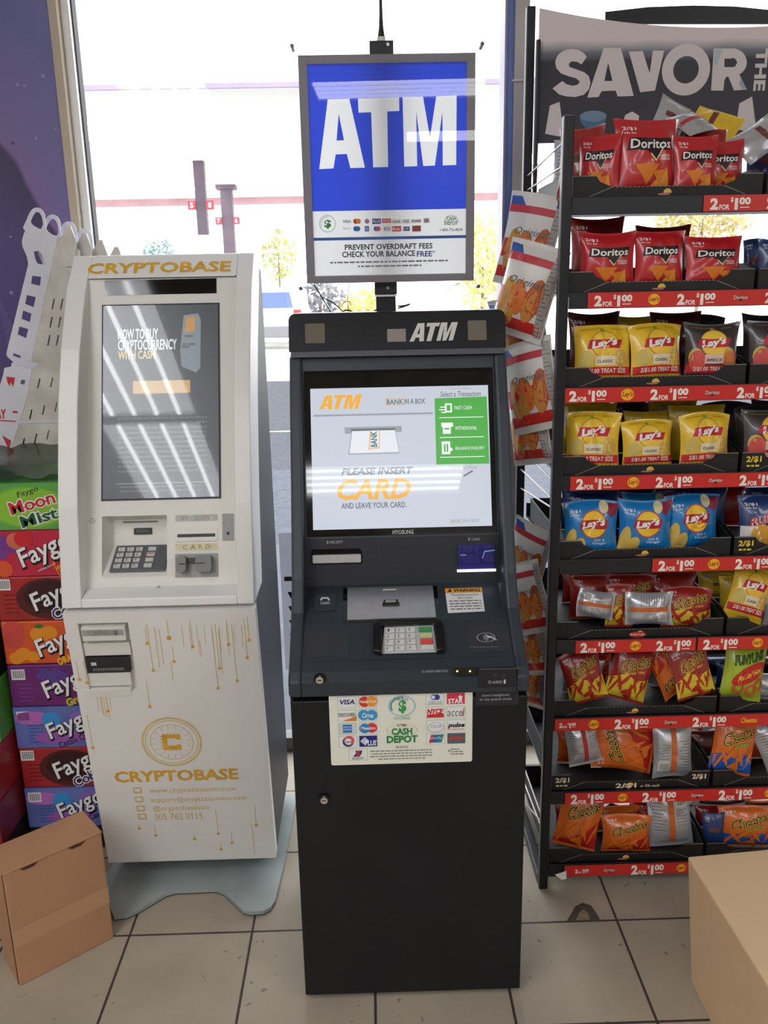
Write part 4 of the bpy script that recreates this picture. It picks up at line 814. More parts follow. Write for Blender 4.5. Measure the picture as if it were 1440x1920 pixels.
# red price strips with their printing
red = mat('price_red', (214, 50, 44), .35); wh = flat(252, 246, 236); yel = mat('logo_yellow', (250, 196, 40), .4)
fR = Fr((0, RY + .004, 0))
def promo(b, fr, x0, x1, y, m=wh, w=.0018):        # 2 FOR $1.00
    L_ = x1 - x0; h = L_ * .31; T_ = lambda t, a, c, u0, u1, bo: b.textp(fr, t, x0 + L_ * a, y + h * u0, x0 + L_ * c, y + h * u1, m, bo, 0, w)
    T_('2', 0, .20, -.42, .5, .05); T_('FOR', .22, .47, .08, .5, .03); T_('$', .50, .57, -.5, -.08, .03); T_('1', .595, .675, -.42, .5, .05); T_('00', .71, .99, -.5, .1, .05); b.rectp(fr, x0 + L_ * .73, y + h * .26, x0 + L_ * .95, y + h * .33, m, w)
def lays_logo(b, fr, x, y, r, m2=None):
    u, v = fr.px(x, y); q = abs(fr.px(x + r, y)[0] - u); b.disc(fr, u, v, q, yel, .0017, 20, rv=q * .92); b.textp(fr, "Lay's", x - r * .85, y - r * .5, x + r * .85, y + r * .5, flat(196, 60, 40), .03, .2, .0022)
def dor_logo(b, fr, x, y, r):
    b.textp(fr, 'Doritos', x - r, y - r * .3, x + r, y + r * .22, flat(30, 24, 24), .06, .1, .0017); b.textp(fr, 'Doritos', x - r, y - r * .3, x + r, y + r * .22, wh, .01, .1, .0022); b.polyp(fr, [(x - r * .35, y + r * .2), (x + r * .35, y + r * .2), (x, y + r * .55)], flat(40, 20, 20), .0017)
def strip(i, x0, x1, y0l, y0r, items, hh=12.5):
    zc = ZR[i]; b = MB(); a = fR.px(x0, y0l)[0]; c = min(RX1, fR.px(x1, y0r)[0])
    b.fbox(fR, a, zc - .0165, c, zc + .0165, 0, .0012, red)
    yy = lambda x: y0l + (y0r - y0l) * (x - x0) / (x1 - x0)
    for k, p, q in items:
        if k == 'p': promo(b, fR, p, q, yy(p))
        elif k == 'l': lays_logo(b, fR, p, yy(p), q)
        elif k == 'd': dor_logo(b, fR, p, yy(p), q)
        elif k == 'c': b.textp(fR, 'Cheetos', p - q, yy(p) - 5, p + q, yy(p) + 5, yel, .03, .1, .0017)
    return b.build('price_strip', rk, label='red strip printed 2 FOR $1.00')
def pz(x, i): return tuple(float(q) for q in pj(Vector((0, 0, 0)) + fR(fR.px(x, 900)[0], ZR[i])))
def pj(P):
    d = Vector(P) - CAM; z = d.dot(CF); return 720 + FPX * d.dot(CR) / z, 960 - FPX * d.dot(CU) / z
def py(i, x):
    y = 900
    for _ in range(4):
        u = fR.px(x, y)[0]; y = pj(fR(u, ZR[i]))[1]
    return y
SPEC = [(0, 1319, 1560, [('p', 1331, 1408), ('p', 1437, 1512)]),
        (1, 1102, 1560, [('p', 1114, 1186), ('l', 1226, 11), ('p', 1269, 1342), ('d', 1388, 13), ('p', 1434, 1506)]),
        (2, 1056, 1560, [('p', 1067, 1138), ('l', 1176, 12), ('p', 1219, 1291), ('d', 1335, 13), ('p', 1381, 1453)]),
        (3, 1069, 1560, [('p', 1080, 1150), ('l', 1187, 11), ('p', 1229, 1299), ('d', 1341, 12), ('p', 1386, 1456)]),
        (4, 1223, 1560, [('p', 1234, 1302), ('l', 1338, 11), ('p', 1378, 1446)]),
        (5, 1079, 1304, [('p', 1088, 1154), ('l', 1191, 10), ('p', 1230, 1296)]), (5, 1308, 1560, [('p', 1318, 1384), ('l', 1420, 10), ('p', 1460, 1526)]),
        (6, 1040, 1560, [('p', 1012 + 36, 1080), ('l', 1113, 10), ('p', 1152, 1217), ('d', 1257, 11), ('p', 1298, 1362), ('c', 1404, 15)]),
        (7, 1059, 1560, [('p', 1070, 1133), ('l', 1167, 9), ('p', 1204, 1268), ('d', 1307, 11), ('p', 1347, 1411), ('l', 1442, 9)]),
        (8, 1058, 1560, [('p', 1078, 1104), ('d', 1142, 10), ('p', 1183, 1245), ('l', 1277, 9), ('p', 1330, 1392)])]
for i, x0, x1, it in SPEC: strip(i, x0, x1, py(i, x0), py(i, x1), it)
# loose curled end of the lowest strip
b = MB(); a = [at(1040, 1640, RY - .012), at(1062, 1633, RY - .002), at(1062, 1648, RY - .002), at(1053, 1650, RY - .016)]; b.add(a, [(0, 1, 2, 3)], paper); b.build('curled_strip_end', rk)
# header sign
hm = bpy.data.materials.new('header_print'); hm.use_nodes = True; nt = hm.node_tree; pb = nt.nodes['Principled BSDF']; tc = nt.nodes.new('ShaderNodeTexCoord'); sp = nt.nodes.new('ShaderNodeSeparateXYZ'); mr = nt.nodes.new('ShaderNodeMapRange'); rp = nt.nodes.new('ShaderNodeValToRGB')
nz = nt.nodes.new('ShaderNodeTexNoise'); nz.inputs['Scale'].default_value = 9; ad = nt.nodes.new('ShaderNodeMath'); ad.operation = 'MULTIPLY_ADD'; ad.inputs[1].default_value = .012
nt.links.new(tc.outputs['Object'], sp.inputs[0]); nt.links.new(tc.outputs['Object'], nz.inputs['Vector']); nt.links.new(nz.outputs['Fac'], ad.inputs[0]); nt.links.new(sp.outputs[2], ad.inputs[2]); nt.links.new(ad.outputs[0], mr.inputs[0])
HY = 2.345; hz = lambda y: at(1030, y, HY).z
mr.inputs[1].default_value = hz(112); mr.inputs[2].default_value = hz(72); rp.color_ramp.elements[0].color = rgb(48, 44, 52); rp.color_ramp.elements[1].color = rgb(238, 226, 226)
e = rp.color_ramp.elements.new(.45); e.color = rgb(120, 122, 134)
nt.links.new(mr.outputs[0], rp.inputs[0]); nt.links.new(rp.outputs[0], pb.inputs['Base Color']); pb.inputs['Roughness'].default_value = .45
fH = Fr((0, HY, 0)); hx0, hx1 = at(1010, 100, HY).x, RX1 - .02; zb, zt = hz(268), at(1012, 15, HY).z
b = MB(); N = 24; pts = [(hx0, zb), (hx1, zb)]
for k in range(N + 1): t = k / N; x = hx1 + (hx0 - hx1) * t; pts.append((x, zt - .05 * (1 - (2 * t - 1) ** 2)))
b.prism(fH, pts, -.006, 0, hm); hw_ = flat(232, 222, 222)
def H(pts, m=hw_, w=.0008): b.polyp(fH, pts, m, w)
# S A V O R
def arc(cx, cy, rx, ry, a0, a1, n=14): return [(cx + rx * math.cos(math.radians(a0 + (a1 - a0) * k / n)), cy - ry * math.sin(math.radians(a0 + (a1 - a0) * k / n))) for k in range(n + 1)]
so = arc(1072, 118, 31, 26, 25, 180, 12) + [(1043, 128), (1052, 138), (1066, 143), (1080, 147), (1087, 153), (1083, 159), (1073, 161), (1062, 158), (1054, 152), (1036, 166)] + [(1048, 177), (1062, 181), (1078, 182), (1094, 178), (1104, 168), (1107, 155), (1104, 143), (1096, 136), (1080, 130), (1068, 126), (1066, 120), (1072, 115), (1082, 116), (1090, 121)]
so = [(x + 0, y) for x, y in so]
H(so)
H([(1132, 90), (1164, 90), (1188, 180), (1158, 181), (1154, 170), (1128, 171), (1122, 182), (1101, 183)]); H([(1140, 118), (1148, 152), (1133, 152)], flat(48, 44, 52), .0014)
H([(1179, 97), (1205, 96), (1218, 138), (1224, 95), (1245, 95), (1228, 170), (1200, 173)])
u, v = fH.px(1286, 131); r = abs(fH.px(1331, 131)[0] - u); rv = abs(fH.px(1286, 82)[1] - v); b.disc(fH, u, v, r, hw_, .0008, 40, rv=rv, r0=.53)
H([(1338, 91), (1372, 91), (1372, 110), (1358, 110), (1358, 126), (1372, 126), (1372, 143), (1362, 144), (1358, 150), (1356, 170), (1333, 170)]); H(arc(1371, 117, 29, 26.5, -90, 90, 14) + [(1370, 108), (1378, 110), (1382, 117), (1378, 125), (1370, 127)], w=.0010); H([(1364, 141), (1384, 136), (1400, 168), (1376, 170)], w=.0012)
a = fH.px(1426, 131); b.text(fH, 'THE', a[0], a[1], .098, .030, hw_, .04, w=.0008, rot=-pi / 2)
for pts in ([(1031, 198), (1049, 191), (1057, 252), (1048, 256), (1022, 251)], [(1166, 236), (1172, 216), (1185, 209), (1198, 217), (1196, 236)], [(1386, 194), (1410, 181), (1417, 238), (1402, 247), (1379, 242)]): H(pts)
u, v = fH.px(1112, 218); r = abs(fH.px(1137, 218)[0] - u); bowl = [(u + r * math.cos(a), v + r * .95 * math.sin(a)) for a in [pi + pi * k / 12 for k in range(13)]]
b.poly(fH, bowl, flat(74, 120, 150), .0008); b.disc(fH, u, v, r, flat(120, 150, 176), .0012, 24, rv=r * .38)
H([(1340, 93), (1356, 92), (1350, 104), (1344, 124), (1338, 118)], flat(196, 206, 214), .0016); H([(1388, 146), (1394, 156), (1399, 167), (1392, 167), (1386, 158)], flat(166, 184, 200), .0016)
b.build('header_sign', rk, label='black and white header sign reading SAVOR THE')
b = MB(); a = [(at(x, y, HY + .012)) for x, y in ((1135, 22), (1215, 13), (1300, 10), (1380, 12), (1440, 18), (1500, 24), (1500, 45), (1135, 45))]; b.prism(Fr((0, HY + .012, 0)), [(p.x, p.z) for p in a], -.004, 0, rack_black); b.build('header_arch', rk)
b = MB(); c = at(1010, 73, 2.33); b.box(c.x - .005, c.x + .006, 2.33, 2.344, 1.45, c.z, rack_black); b.build('header_upright', rk, bevel=.003)
# slanted wires on the left side
for p, q in (((997, 357), (1057, 308)), ((998, 330), (1057, 262)), ((983, 842), (1030, 905)), ((983, 880), (1024, 940)), ((982, 915), (1010, 955)), ((1000, 1420), (1016, 1560)), ((990, 1390), (1012, 1540)), ((998, 1480), (1010, 1545))):
    b = MB(); b.tube([Vector((.4335, 2.37, at(985, p[1], 2.37).z)), Vector((.4335, 1.93, at(1045, q[1], 1.93).z))], .0022, mat('wire_grey', (170, 160, 160), .35, metal=.5), 6); b.build('side_wire', rk)

# ------------------------------------------------------------------ cardboard display trays
edge = flat(150, 140, 132, ); TRX = ((.449, .859), (.868, 1.278))
def tray(i, k, label, y0=1.924, marks=''):
    x0, x1 = TRX[k]; z0 = ZR[i] + .0145; y1 = 2.30
    t = MB(); fr = Fr((0, y0, z0)); t_ = .003; hc, hl, cw, dg = .047, .024, .050, .034
    pts = [(x0, 0), (x1, 0), (x1, hc), (x1 - cw, hc), (x1 - cw - .008, hc - .012), (x1 - cw - dg, hl), (x0 + cw + dg, hl), (x0 + cw + .008, hc - .012), (x0 + cw, hc), (x0, hc)]
    t.prism(fr, pts, -t_, 0, card_black)
    t.box(x0, x1, y0, y1, z0, z0 + .002, card_black); t.box(x0, x1, y1 - t_, y1, z0, z0 + .06, card_black)
    for x in (x0, x1 - t_): t.profile([(y0 + t_, z0), (y1, z0), (y1, z0 + .06), (y0 + .06, z0 + .06), (y0 + t_, z0 + hc)], x, x + t_, card_black)
    for s, xx in ((1, x0), (-1, x1)):
        q = [(xx + s * .028, .002), (xx + s * (cw + dg), hl), (xx + s * (cw + dg), hl - .0016), (xx + s * .031, .002)]; t.poly(fr, q if s > 0 else q[::-1], edge, .0006)
        q = [(xx, hc - .0014), (xx + s * cw, hc - .0014), (xx + s * cw, hc), (xx, hc)]; t.poly(fr, q if s > 0 else q[::-1], edge, .0006)
    n = 26; a, c = x0 + cw + dg, x1 - cw - dg
    for j in range(n): u = a + (c - a) * j / n; t.rect(fr, u, hl - .0012, u + (c - a) / n * .55, hl, edge, .0006)
    m = (x0 + x1) / 2; pts = [(m + .009 * math.cos(pi * j / 10), .010 + .009 * math.sin(pi * j / 10)) for j in range(11)]
    t.poly(fr, pts, mat('tray_sun_yellow', (232, 190, 84), .5), .0006)
    rd_ = flat(206, 60, 52)
    if 'F' in marks: t.disc(fr, m - .006, .009, .021, rd_, .0010, 20, rv=.0075); t.text(fr, 'Frito Lay', m - .006, .009, .034, .006, wh, .02, w=.0016)
    else: t.disc(fr, m - .008, .0075, .014, flat(196, 120, 110), .0010, 14, rv=.0022)
    wy = flat(240, 226, 190) if 'w' in marks else flat(246, 214, 60)
    if 'l' in marks: t.text(fr, '2/$1', x0 + .028, hc - .017, .036, .016, wy, .03, w=.0008); t.small(fr, x0 + .012, x0 + .044, hc - .032, .004, wy, .0008, 4)
    if 'r' in marks: t.text(fr, '2/$1', x1 - .028, hc - .017, .036, .016, wy, .03, w=.0008)
    if 'c' in marks: t.text(fr, '2/$1', m - .012, .010, .054, .016, wy, .03, w=.0018); t.text(fr, 'or 59c each', m + .050, .009, .05, .008, wy, .01, w=.0018)
    o = t.build('display_tray', None); return tag(o, label, 'tray', 'black cardboard trays on the rack')
ORD = ['top', 'second', 'third', 'fourth', 'fifth', 'sixth', 'seventh', 'eighth', 'lowest']
MK = {(3, 1): 'l', (4, 1): 'l', (5, 0): 'F', (7, 0): 'wlrc'}
for i in range(9):
    for k in (0, 1): tray(i, k, 'black cardboard display tray at the %s of the %s rack shelf' % (('left', 'right')[k], ORD[i]), marks=MK.get((i, k), ''))
# ------------------------------------------------------------------ snack bags
class Bag:
    """pillow bag, x in -1..1 and z in 0..1 of its own width and height"""
    def __init__(s, w, h, t, seed, seal=.055):
        s.w, s.h, s.t, s.seal = w, h, t, seal; r = random.Random(seed)
        s.k = [(r.uniform(5, 13), r.uniform(0, 6), r.uniform(2, 9), r.uniform(0, 6), r.uniform(.3, 1)) for _ in range(5)]
        s.d = [(r.uniform(-.9, .9), r.uniform(.15, .9), r.uniform(-1.2, 1.2), r.uniform(.10, .22), r.uniform(-.24, .16)) for _ in range(7)]
        s.ear = r.uniform(-.05, .05); s.ben = r.uniform(-.006, .006)
    def T(s, u, v):
        vv = (v - s.seal) / (1 - 2 * s.seal)
        if vv <= 0 or vv >= 1: return .0008 + .0006 * math.sin(v * 400)
        a = max(0, 1 - abs(u) ** 2.6) ** .75 * math.sin(pi * vv) ** .55
        wr = 0
        for p, q, m, n, g in s.k: wr += g * math.sin(p * u + q + 1.2 * math.sin(m * vv + n)) * ((1 - vv) ** 3 + vv ** 3)
        dn = 0
        for x, y, sl, wd, am in s.d:
            q = ((u - x) * math.cos(sl) + (vv - y) * 1.6 * math.sin(sl)) / wd; dn += am * math.exp(-q * q) * math.exp(-((u - x) ** 2 + (vv - y) ** 2) * 3)
        return max(.0008, s.t * .5 * a * (1 + dn) + wr * .0011 * (a > .02))
    def X(s, u, v): return u * s.w / 2 * (1 - .07 * math.sin(pi * v) + (.02 + s.ear * u) * (v ** 6))
    def fr(s, back=False):
        def f(u, v, w=0):
            v = min(1, max(0, v)); y = s.T(u, v) + w
            return Vector((s.X(u, v) * (-1 if back else 1), y if back else -y, v * s.h + s.ben * u * u * 2 * v))
        return f
    def body(s, b, mf, mb, nu=18, nv=24):
        f, g = s.fr(), s.fr(True)
        for fn, m in ((f, mf), (g, mb)):
            vs = []; fs = []
            for j in range(nv + 1):
                for i in range(nu + 1): vs.append(fn(-1 + 2 * i / nu, j / nv))
            for j in range(nv):
                for i in range(nu): k = j * (nu + 1) + i; fs.append((k, k + 1, k + nu + 2, k + nu + 1))
            b.add(vs, fs, m, True)
def foil(name, c, rough=.32, vary=.08):
    return mat('foil_' + name, c, rough=rough, spec=.6, vary=vary, vscale=22, coat=.35)
fred, fyel, fblk, fblu, fnav, forg, fflm, fgrn, fsil = foil('red', (196, 36, 44)), foil('yellow', (244, 200, 48)), foil('charcoal', (66, 58, 60)), foil('blue', (28, 128, 200)), foil('navy', (34, 62, 116)), foil('orange', (228, 112, 36)), foil('crimson', (158, 40, 34)), foil('lime', (178, 196, 50)), mat('foil_silver', (206, 206, 210), .3, metal=.45, vary=.1, vscale=18)
fbrn = foil('brown', (92, 44, 38)); fpur = foil('purple', (70, 60, 130))
P = flat; W_ = P(248, 244, 238); K_ = P(34, 28, 28)
def chip(b, f, x, z, r, m, w=.001, a=0): b.disc(f, x, z, r, m, w, 14, rv=r * .62, rings=2, rot=a)
def price(b, f, x=-.62, z=.86, m=W_): b.text(f, '2/$1', x, z, .42, .055, m, .02, w=.0014); b.text(f, '59c EA', x, z - .06, .36, .03, m, .01, w=.0014)
def back_print(b, f, band, tone=P(120, 120, 124)):
    b.rect(f, -.12, .06, .16, .94, band, .0010, nx=3, ny=14)
    for q in range(10): b.rect(f, -.82, .80 - .055 * q, -.22 - .12 * (q % 3), .812 - .055 * q, tone, .0012, nx=6)
    for q in range(6): b.rect(f, .26, .62 - .05 * q, .78 - .1 * (q % 2), .63 - .05 * q, tone, .0012, nx=5)
    b.rect(f, .28, .68, .80, .86, W_, .0010, nx=4, ny=3)
    for q in range(11): b.rect(f, .31 + .042 * q, .70, .31 + .042 * q + (.012, .022)[q % 2], .85, K_, .0014, ny=3)
def art(kind, b, s):
    f, g = s.fr(), s.fr(True)
    if kind == 'tortilla':
        s.body(b, fred, fsil)
        b.rect(f, -.72, .575, .70, .735, P(44, 26, 28), .0010, nx=14, ny=2, sk=.12)
        b.text(f, 'Doritos', 0, .655, 1.36, .125, W_, .02, .12, .0018)
        for q in ([(-.12, .575), (.42, .60), (.13, .44)],): b.cpoly(f, q, P(40, 24, 24), .0014); b.poly(f, [(-.06, .52), (.13, .42), (.44, .61), (.38, .60), (.13, .45), (-.02, .53)], P(226, 214, 160), .0022)
        b.text(f, 'NACHO', .46, .50, .36, .032, W_, .01, w=.0014); b.text(f, 'CHEESE', .46, .46, .36, .032, W_, .01, w=.0014)
        o = P(226, 128, 36); o2 = P(240, 160, 60)
        for k, q in enumerate(([(-.55, .40), (.28, .40), (-.12, .14)], [(-.05, .10), (.55, .36), (.66, .10)], [(.0, .30), (.52, .33), (.30, .16)])): b.cpoly(f, q, (o, o2, o)[k], .0012 + .0005 * k)
        price(b, f)
    elif kind in ('classic', 'bbq'):
        base = fyel if kind == 'classic' else fblk; s.body(b, base, fsil)
        b.disc(f, 0, .665, .50, P(206, 150, 50) if kind == 'classic' else P(240, 180, 80), .0010, 26, rv=.235, rings=4); b.disc(f, 0, .665, .46, P(250, 206, 70), .0013, 26, rv=.215, rings=4)
        b.rect(f, -.58, .60, .58, .745, P(196, 34, 46), .0018, nx=12, ny=3, sk=.12); b.text(f, "Lay's", -.02, .672, .92, .165, W_, .05, .15, .0024, rot=.07)
        for x, z, c in ((-.66, .42, (214, 190, 100)), (.60, .42, (214, 170, 80)), (.46, .45, (232, 200, 110))): chip(b, f, x, z, .26, P(*c), .0012)
        if kind == 'bbq': chip(b, f, -.6, .36, .30, P(222, 90, 80), .0015); chip(b, f, .62, .34, .3, P(226, 130, 70), .0015)
        b.rect(f, -.36, .32, .34, .475, P(238, 226, 196) if kind == 'classic' else P(226, 196, 190), .0018, nx=6, ny=3); b.text(f, 'CLASSIC' if kind == 'classic' else 'BARBECUE', 0, .385, .56, .048, P(110, 80, 40), .02, w=.0024)
        b.rect(f, -.97, .155, .97, .295, P(204, 38, 48), .0012, nx=16, ny=3); b.text(f, '2/$1.00 TREAT SIZE', .02, .225, 1.5, .085, P(250, 238, 226), .02, w=.0022)
        b.rect(f, -.3, .055, .3, .09, P(150, 160, 50), .0012, nx=5)
        b.rect(f, -.75, .925, -.15, .935, P(190, 150, 50), .0012, nx=5); b.disc(f, -.05, .92, .07, P(130, 180, 70), .0012, 10, rv=.03); b.rect(f, .3, .92, .7, .93, P(190, 150, 50), .0012, nx=4)
        if base is fblk: b.poly(f, [(-.1, .905), (.1, .9), (.02, .97)], P(196, 40, 50), .0014)
    elif kind == 'vinegar':
        s.body(b, fblu, fsil); b.disc(f, .02, .58, .50, P(214, 70, 40), .0010, 26, rv=.25, rings=4); b.disc(f, .02, .58, .46, P(250, 204, 56), .0013, 26, rv=.23, rings=4)
        b.rect(f, -.50, .50, .54, .66, P(186, 34, 50), .0018, nx=12, ny=3, sk=.1); b.text(f, "Lay's", .0, .585, .90, .17, W_, .05, .15, .0024, rot=.08)
        b.text(f, 'Salt &', .25, .30, .42, .045, P(210, 228, 244), .01, w=.0016); b.text(f, 'Vinegar', .25, .235, .56, .065, P(210, 228, 244), .01, .1, w=.0016)
        for x, z, a in ((-.82, .24, 1.2), (-.55, .13, .5), (-.85, .10, .9), (-.58, .12, .3)): chip(b, f, x, z, .30, P(226, 190, 92), .0012, a)
        b.cpoly(f, [(.55, .78), (.72, .70), (.97, .80), (.97, .97), (.62, .95)], P(150, 40, 62), .0014); chip(b, f, .42, .88, .18, P(226, 214, 170), .0016); price(b, f, -.66, .82)
    elif kind == 'ridged':
        s.body(b, fnav, fsil); b.rect(f, -.98, .06, .98, .46, P(238, 234, 226), .0010, nx=14, ny=6); b.text(f, 'RUFFLES', .05, .60, 1.5, .15, W_, .07, .1, .0014, rot=.1); b.text(f, 'RUFFLES', .05, .60, 1.5, .15, P(206, 50, 60), .02, .1, .0020, rot=.1)
        for x, z in ((-.3, .30), (.3, .36), (.1, .18), (.65, .26)): chip(b, f, x, z, .34, P(228, 164, 60), .0014)
        price(b, f, -.6, .84)
    elif kind in ('crunchy', 'flaming', 'puffs'):
        s.body(b, {'crunchy': forg, 'flaming': fflm, 'puffs': forg}[kind], fsil)
        if kind == 'puffs': b.cpoly(f, [(-.99, .05), (.99, .05), (.99, .30), (.4, .42), (0, .30), (-.5, .40), (-.99, .34)], P(30, 96, 186), .0012)
        if kind == 'crunchy': b.cpoly(f, [(-.99, .05), (.99, .05), (.98, .52), (.2, .34), (-.3, .16), (-.99, .1)], P(190, 40, 34), .0012)
        if kind == 'flaming': b.cpoly(f, [(-.99, .05), (.99, .05), (.99, .48), (.3, .40), (-.3, .50), (-.99, .36)], P(226, 200, 56), .0012)
        z = .70; b.text(f, 'Cheetos', .08, z, 1.50, .24, P(234, 190, 90), .10, .1, .0014, rot=.16); b.text(f, 'Cheetos', .08, z, 1.48, .22, K_, .06, .1, .0020, rot=.16); b.text(f, 'Cheetos', .08, z, 1.40, .18, P(240, 180, 60), -.005, .1, .0027, rot=.16)
        if kind == 'puffs': b.text(f, 'PUFFS', .2, .53, .72, .075, P(40, 120, 60), .05, .1, .0016, rot=.14); b.text(f, 'PUFFS', .2, .53, .70, .065, P(170, 210, 80), .01, .1, .0022, rot=.14)
        if kind == 'flaming': b.text(f, "Flamin' Hot", .1, .545, 1.0, .06, P(244, 190, 60), .02, .15, .0020, rot=.1)
        r = random.Random(5)
        for q in range(9):
            x, zz = r.uniform(-.75, .8), r.uniform(.10, .38); b.disc(f, x, zz, .26, P(232, 120, 36) if kind != 'flaming' else P(190, 50, 36), .0016 + .0003 * q, 12, rv=.05, rot=r.uniform(-.9, .9))
        price(b, f, -.66, .88)
    elif kind == 'rings':
        s.body(b, fgrn, fsil); b.text(f, 'FUNYUNS', .05, .72, 1.45, .17, K_, .07, .1, .0014, rot=.1); b.text(f, 'FUNYUNS', .05, .72, 1.40, .14, P(90, 140, 50), .0, .1, .0020, rot=.1)
        b.disc(f, .1, .46, .78, P(206, 44, 40), .0016, 26, rv=.15, rings=3, rot=.2); b.text(f, "Flamin' Hot", .12, .46, 1.1, .10, P(246, 206, 70), .03, .15, .0022, rot=.18)
        for x, z in ((-.3, .22), (.35, .20), (.7, .3)): b.disc(f, x, z, .30, P(210, 110, 60), .0014, 16, rv=.11, r0=.5)
        price(b, f, -.7, .9)
    elif kind in ('back_orange', 'back_red', 'back_blue', 'back_yellow'):
        s.body(b, fsil, forg); back_print(b, f, {'back_orange': P(212, 110, 50), 'back_red': P(190, 60, 56), 'back_blue': P(40, 110, 190), 'back_yellow': P(226, 186, 60)}[kind])
    elif kind == 'rind':
        s.body(b, mat('foil_white', (226, 222, 218), .35, vary=.06, vscale=16), fsil, 18, 30)
        for z0, z1 in ((.30, .50), (.08, .2)): b.rect(f, -.97, z0, .97, z1, P(200, 48, 40), .0012, nx=16, ny=4)
        b.rect(f, -.97, .78, .97, .86, P(196, 60, 70), .0012, nx=16, ny=2); b.cpoly(f, [(-.95, .86), (-.4, .86), (-.6, .95), (-.95, .95)], P(60, 90, 170), .0012)
        b.text(f, 'Original', .05, .58, 1.3, .10, P(70, 90, 90), .0, .3, .0018);
        for x, z, r, c in ((-.45, .36, .36, (206, 150, 70)), (-.1, .42, .3, (220, 120, 60)), (.45, .42, .34, (190, 90, 40)), (-.6, .28, .3, (196, 140, 70)), (.4, .36, .26, (210, 140, 70))): chip(b, f, x, z, r, P(*c), .0016, x)
        b.rect(f, .70, .06, .96, .94, P(168, 164, 160), .0014, nx=3, ny=20)
        for q in range(18): b.rect(f, .73, .12 + .045 * q, .92 - .06 * (q % 3), .128 + .045 * q, P(90, 88, 90), .0020, nx=3)
    else:
        s.body(b, {'plain_brown': fbrn, 'plain_black': fblk, 'plain_navy': fnav, 'plain_red': fred, 'plain_yellow': fyel, 'plain_crimson': fflm, 'plain_purple': fpur, 'plain_silver': fsil, 'plain_orange': forg}[kind], fsil); price(b, f); b.rect(f, -.5, .5, .5, .62, P(120, 70, 60), .0012, nx=8, ny=2)
_B = {}
BW, BH = .125, .165
def bag_mesh(kind, seed):
    k = (kind, seed)
    if k not in _B:
        b = MB(); w, h, t = (.20, .30, .085) if kind == 'rind' else (BW, BH, .052)
        art(kind, b, Bag(w, h, t, hash_(kind) + seed * 17)); _B[k] = b.mesh('snack_bag')
    return _B[k]
def hash_(s): return sum(ord(c) * (i + 3) for i, c in enumerate(s))
DESC = dict(tortilla='red tortilla chip bag', classic='yellow potato chip bag', bbq='dark grey potato chip bag with red accents', vinegar='blue potato chip bag', ridged='navy and white ridged chip bag', crunchy='orange and red cheese snack bag', flaming='red and yellow hot cheese snack bag', puffs='orange and blue cheese puff bag', rings='lime green onion ring snack bag', back_orange='silver backed snack bag with orange stripe', back_red='silver backed snack bag with red stripe', back_blue='silver backed snack bag with blue stripe', back_yellow='silver backed snack bag with yellow stripe', plain_brown='dark brown snack bag', plain_black='charcoal snack bag', plain_navy='navy snack bag', plain_red='plain red snack bag', plain_yellow='plain yellow snack bag', plain_crimson='crimson snack bag', plain_purple='purple snack bag', plain_silver='silver snack bag', plain_orange='plain orange snack bag', rind='white and red pork rind bag')
NTH = ['first', 'second', 'third', 'fourth', 'fifth', 'sixth', 'seventh', 'eighth']
SOLID = []                             # what the bags must not cut into
def tree_of(o, mw=None):
    me = o.data; mw = mw or o.matrix_world
    v = [mw @ q.co for q in me.vertices]
    return BVHTree.FromPolygons(v, [tuple(p.vertices) for p in me.polygons], epsilon=0.0), [min(q[a] for q in v) for a in range(3)], [max(q[a] for q in v) for a in range(3)]
def hits(t):
    n = 0
    for s in SOLID:
        if all(s[1][a] < t[2][a] and t[1][a] < s[2][a] for a in range(3)):
            n += len(s[0].overlap(t[0]))
    return n
bpy.context.view_layer.update()
for o in list(COL.objects):
    if o.type == 'MESH' and (o.parent == rk or o.name.startswith('display_tray') or o.parent == am): SOLID.append(tree_of(o))
def put(kind, loc, R_, sc, label, group, seed, tries=None):
    o = bpy.data.objects.new('snack_bag' if kind != 'rind' else 'pork_rind_bag', bag_mesh(kind, seed)); COL.objects.link(o)
    best = None; q = Euler(R_).to_matrix().to_4x4()
    for dx, dy, dz, th in tries or TRY:
        k = (sc[0], sc[1] * th, sc[2]); p = Vector(loc) + Vector((dx, dy, dz)); t = tree_of(o, Matrix.Translation(p) @ q @ Matrix.Diagonal((k[0], k[1], k[2], 1))); n = hits(t)
        if best is None or n < best[0]: best = (n, p, k, t)
        if n == 0: break
    o.location = best[1]; o.rotation_euler = R_; o.scale = best[2]; SOLID.append(best[3])
    return tag(o, label, 'snack bag', group)
TRY = [(dx, dy, dz, th) for th in (1, .75, .5, .33) for dz in (.001, .006) for dy in (0, .012, -.01, .025, -.02, .04, .06, .08, .1) for dx in (0, .008, -.008, .018, -.018, .028)]
TRYR = [(dx, dy, 0, th) for th in (.9, .6, .4, .25) for dx in (0, -.012, -.024) for dy in (0, .02, -.02, .04, -.04, .06, -.06)]
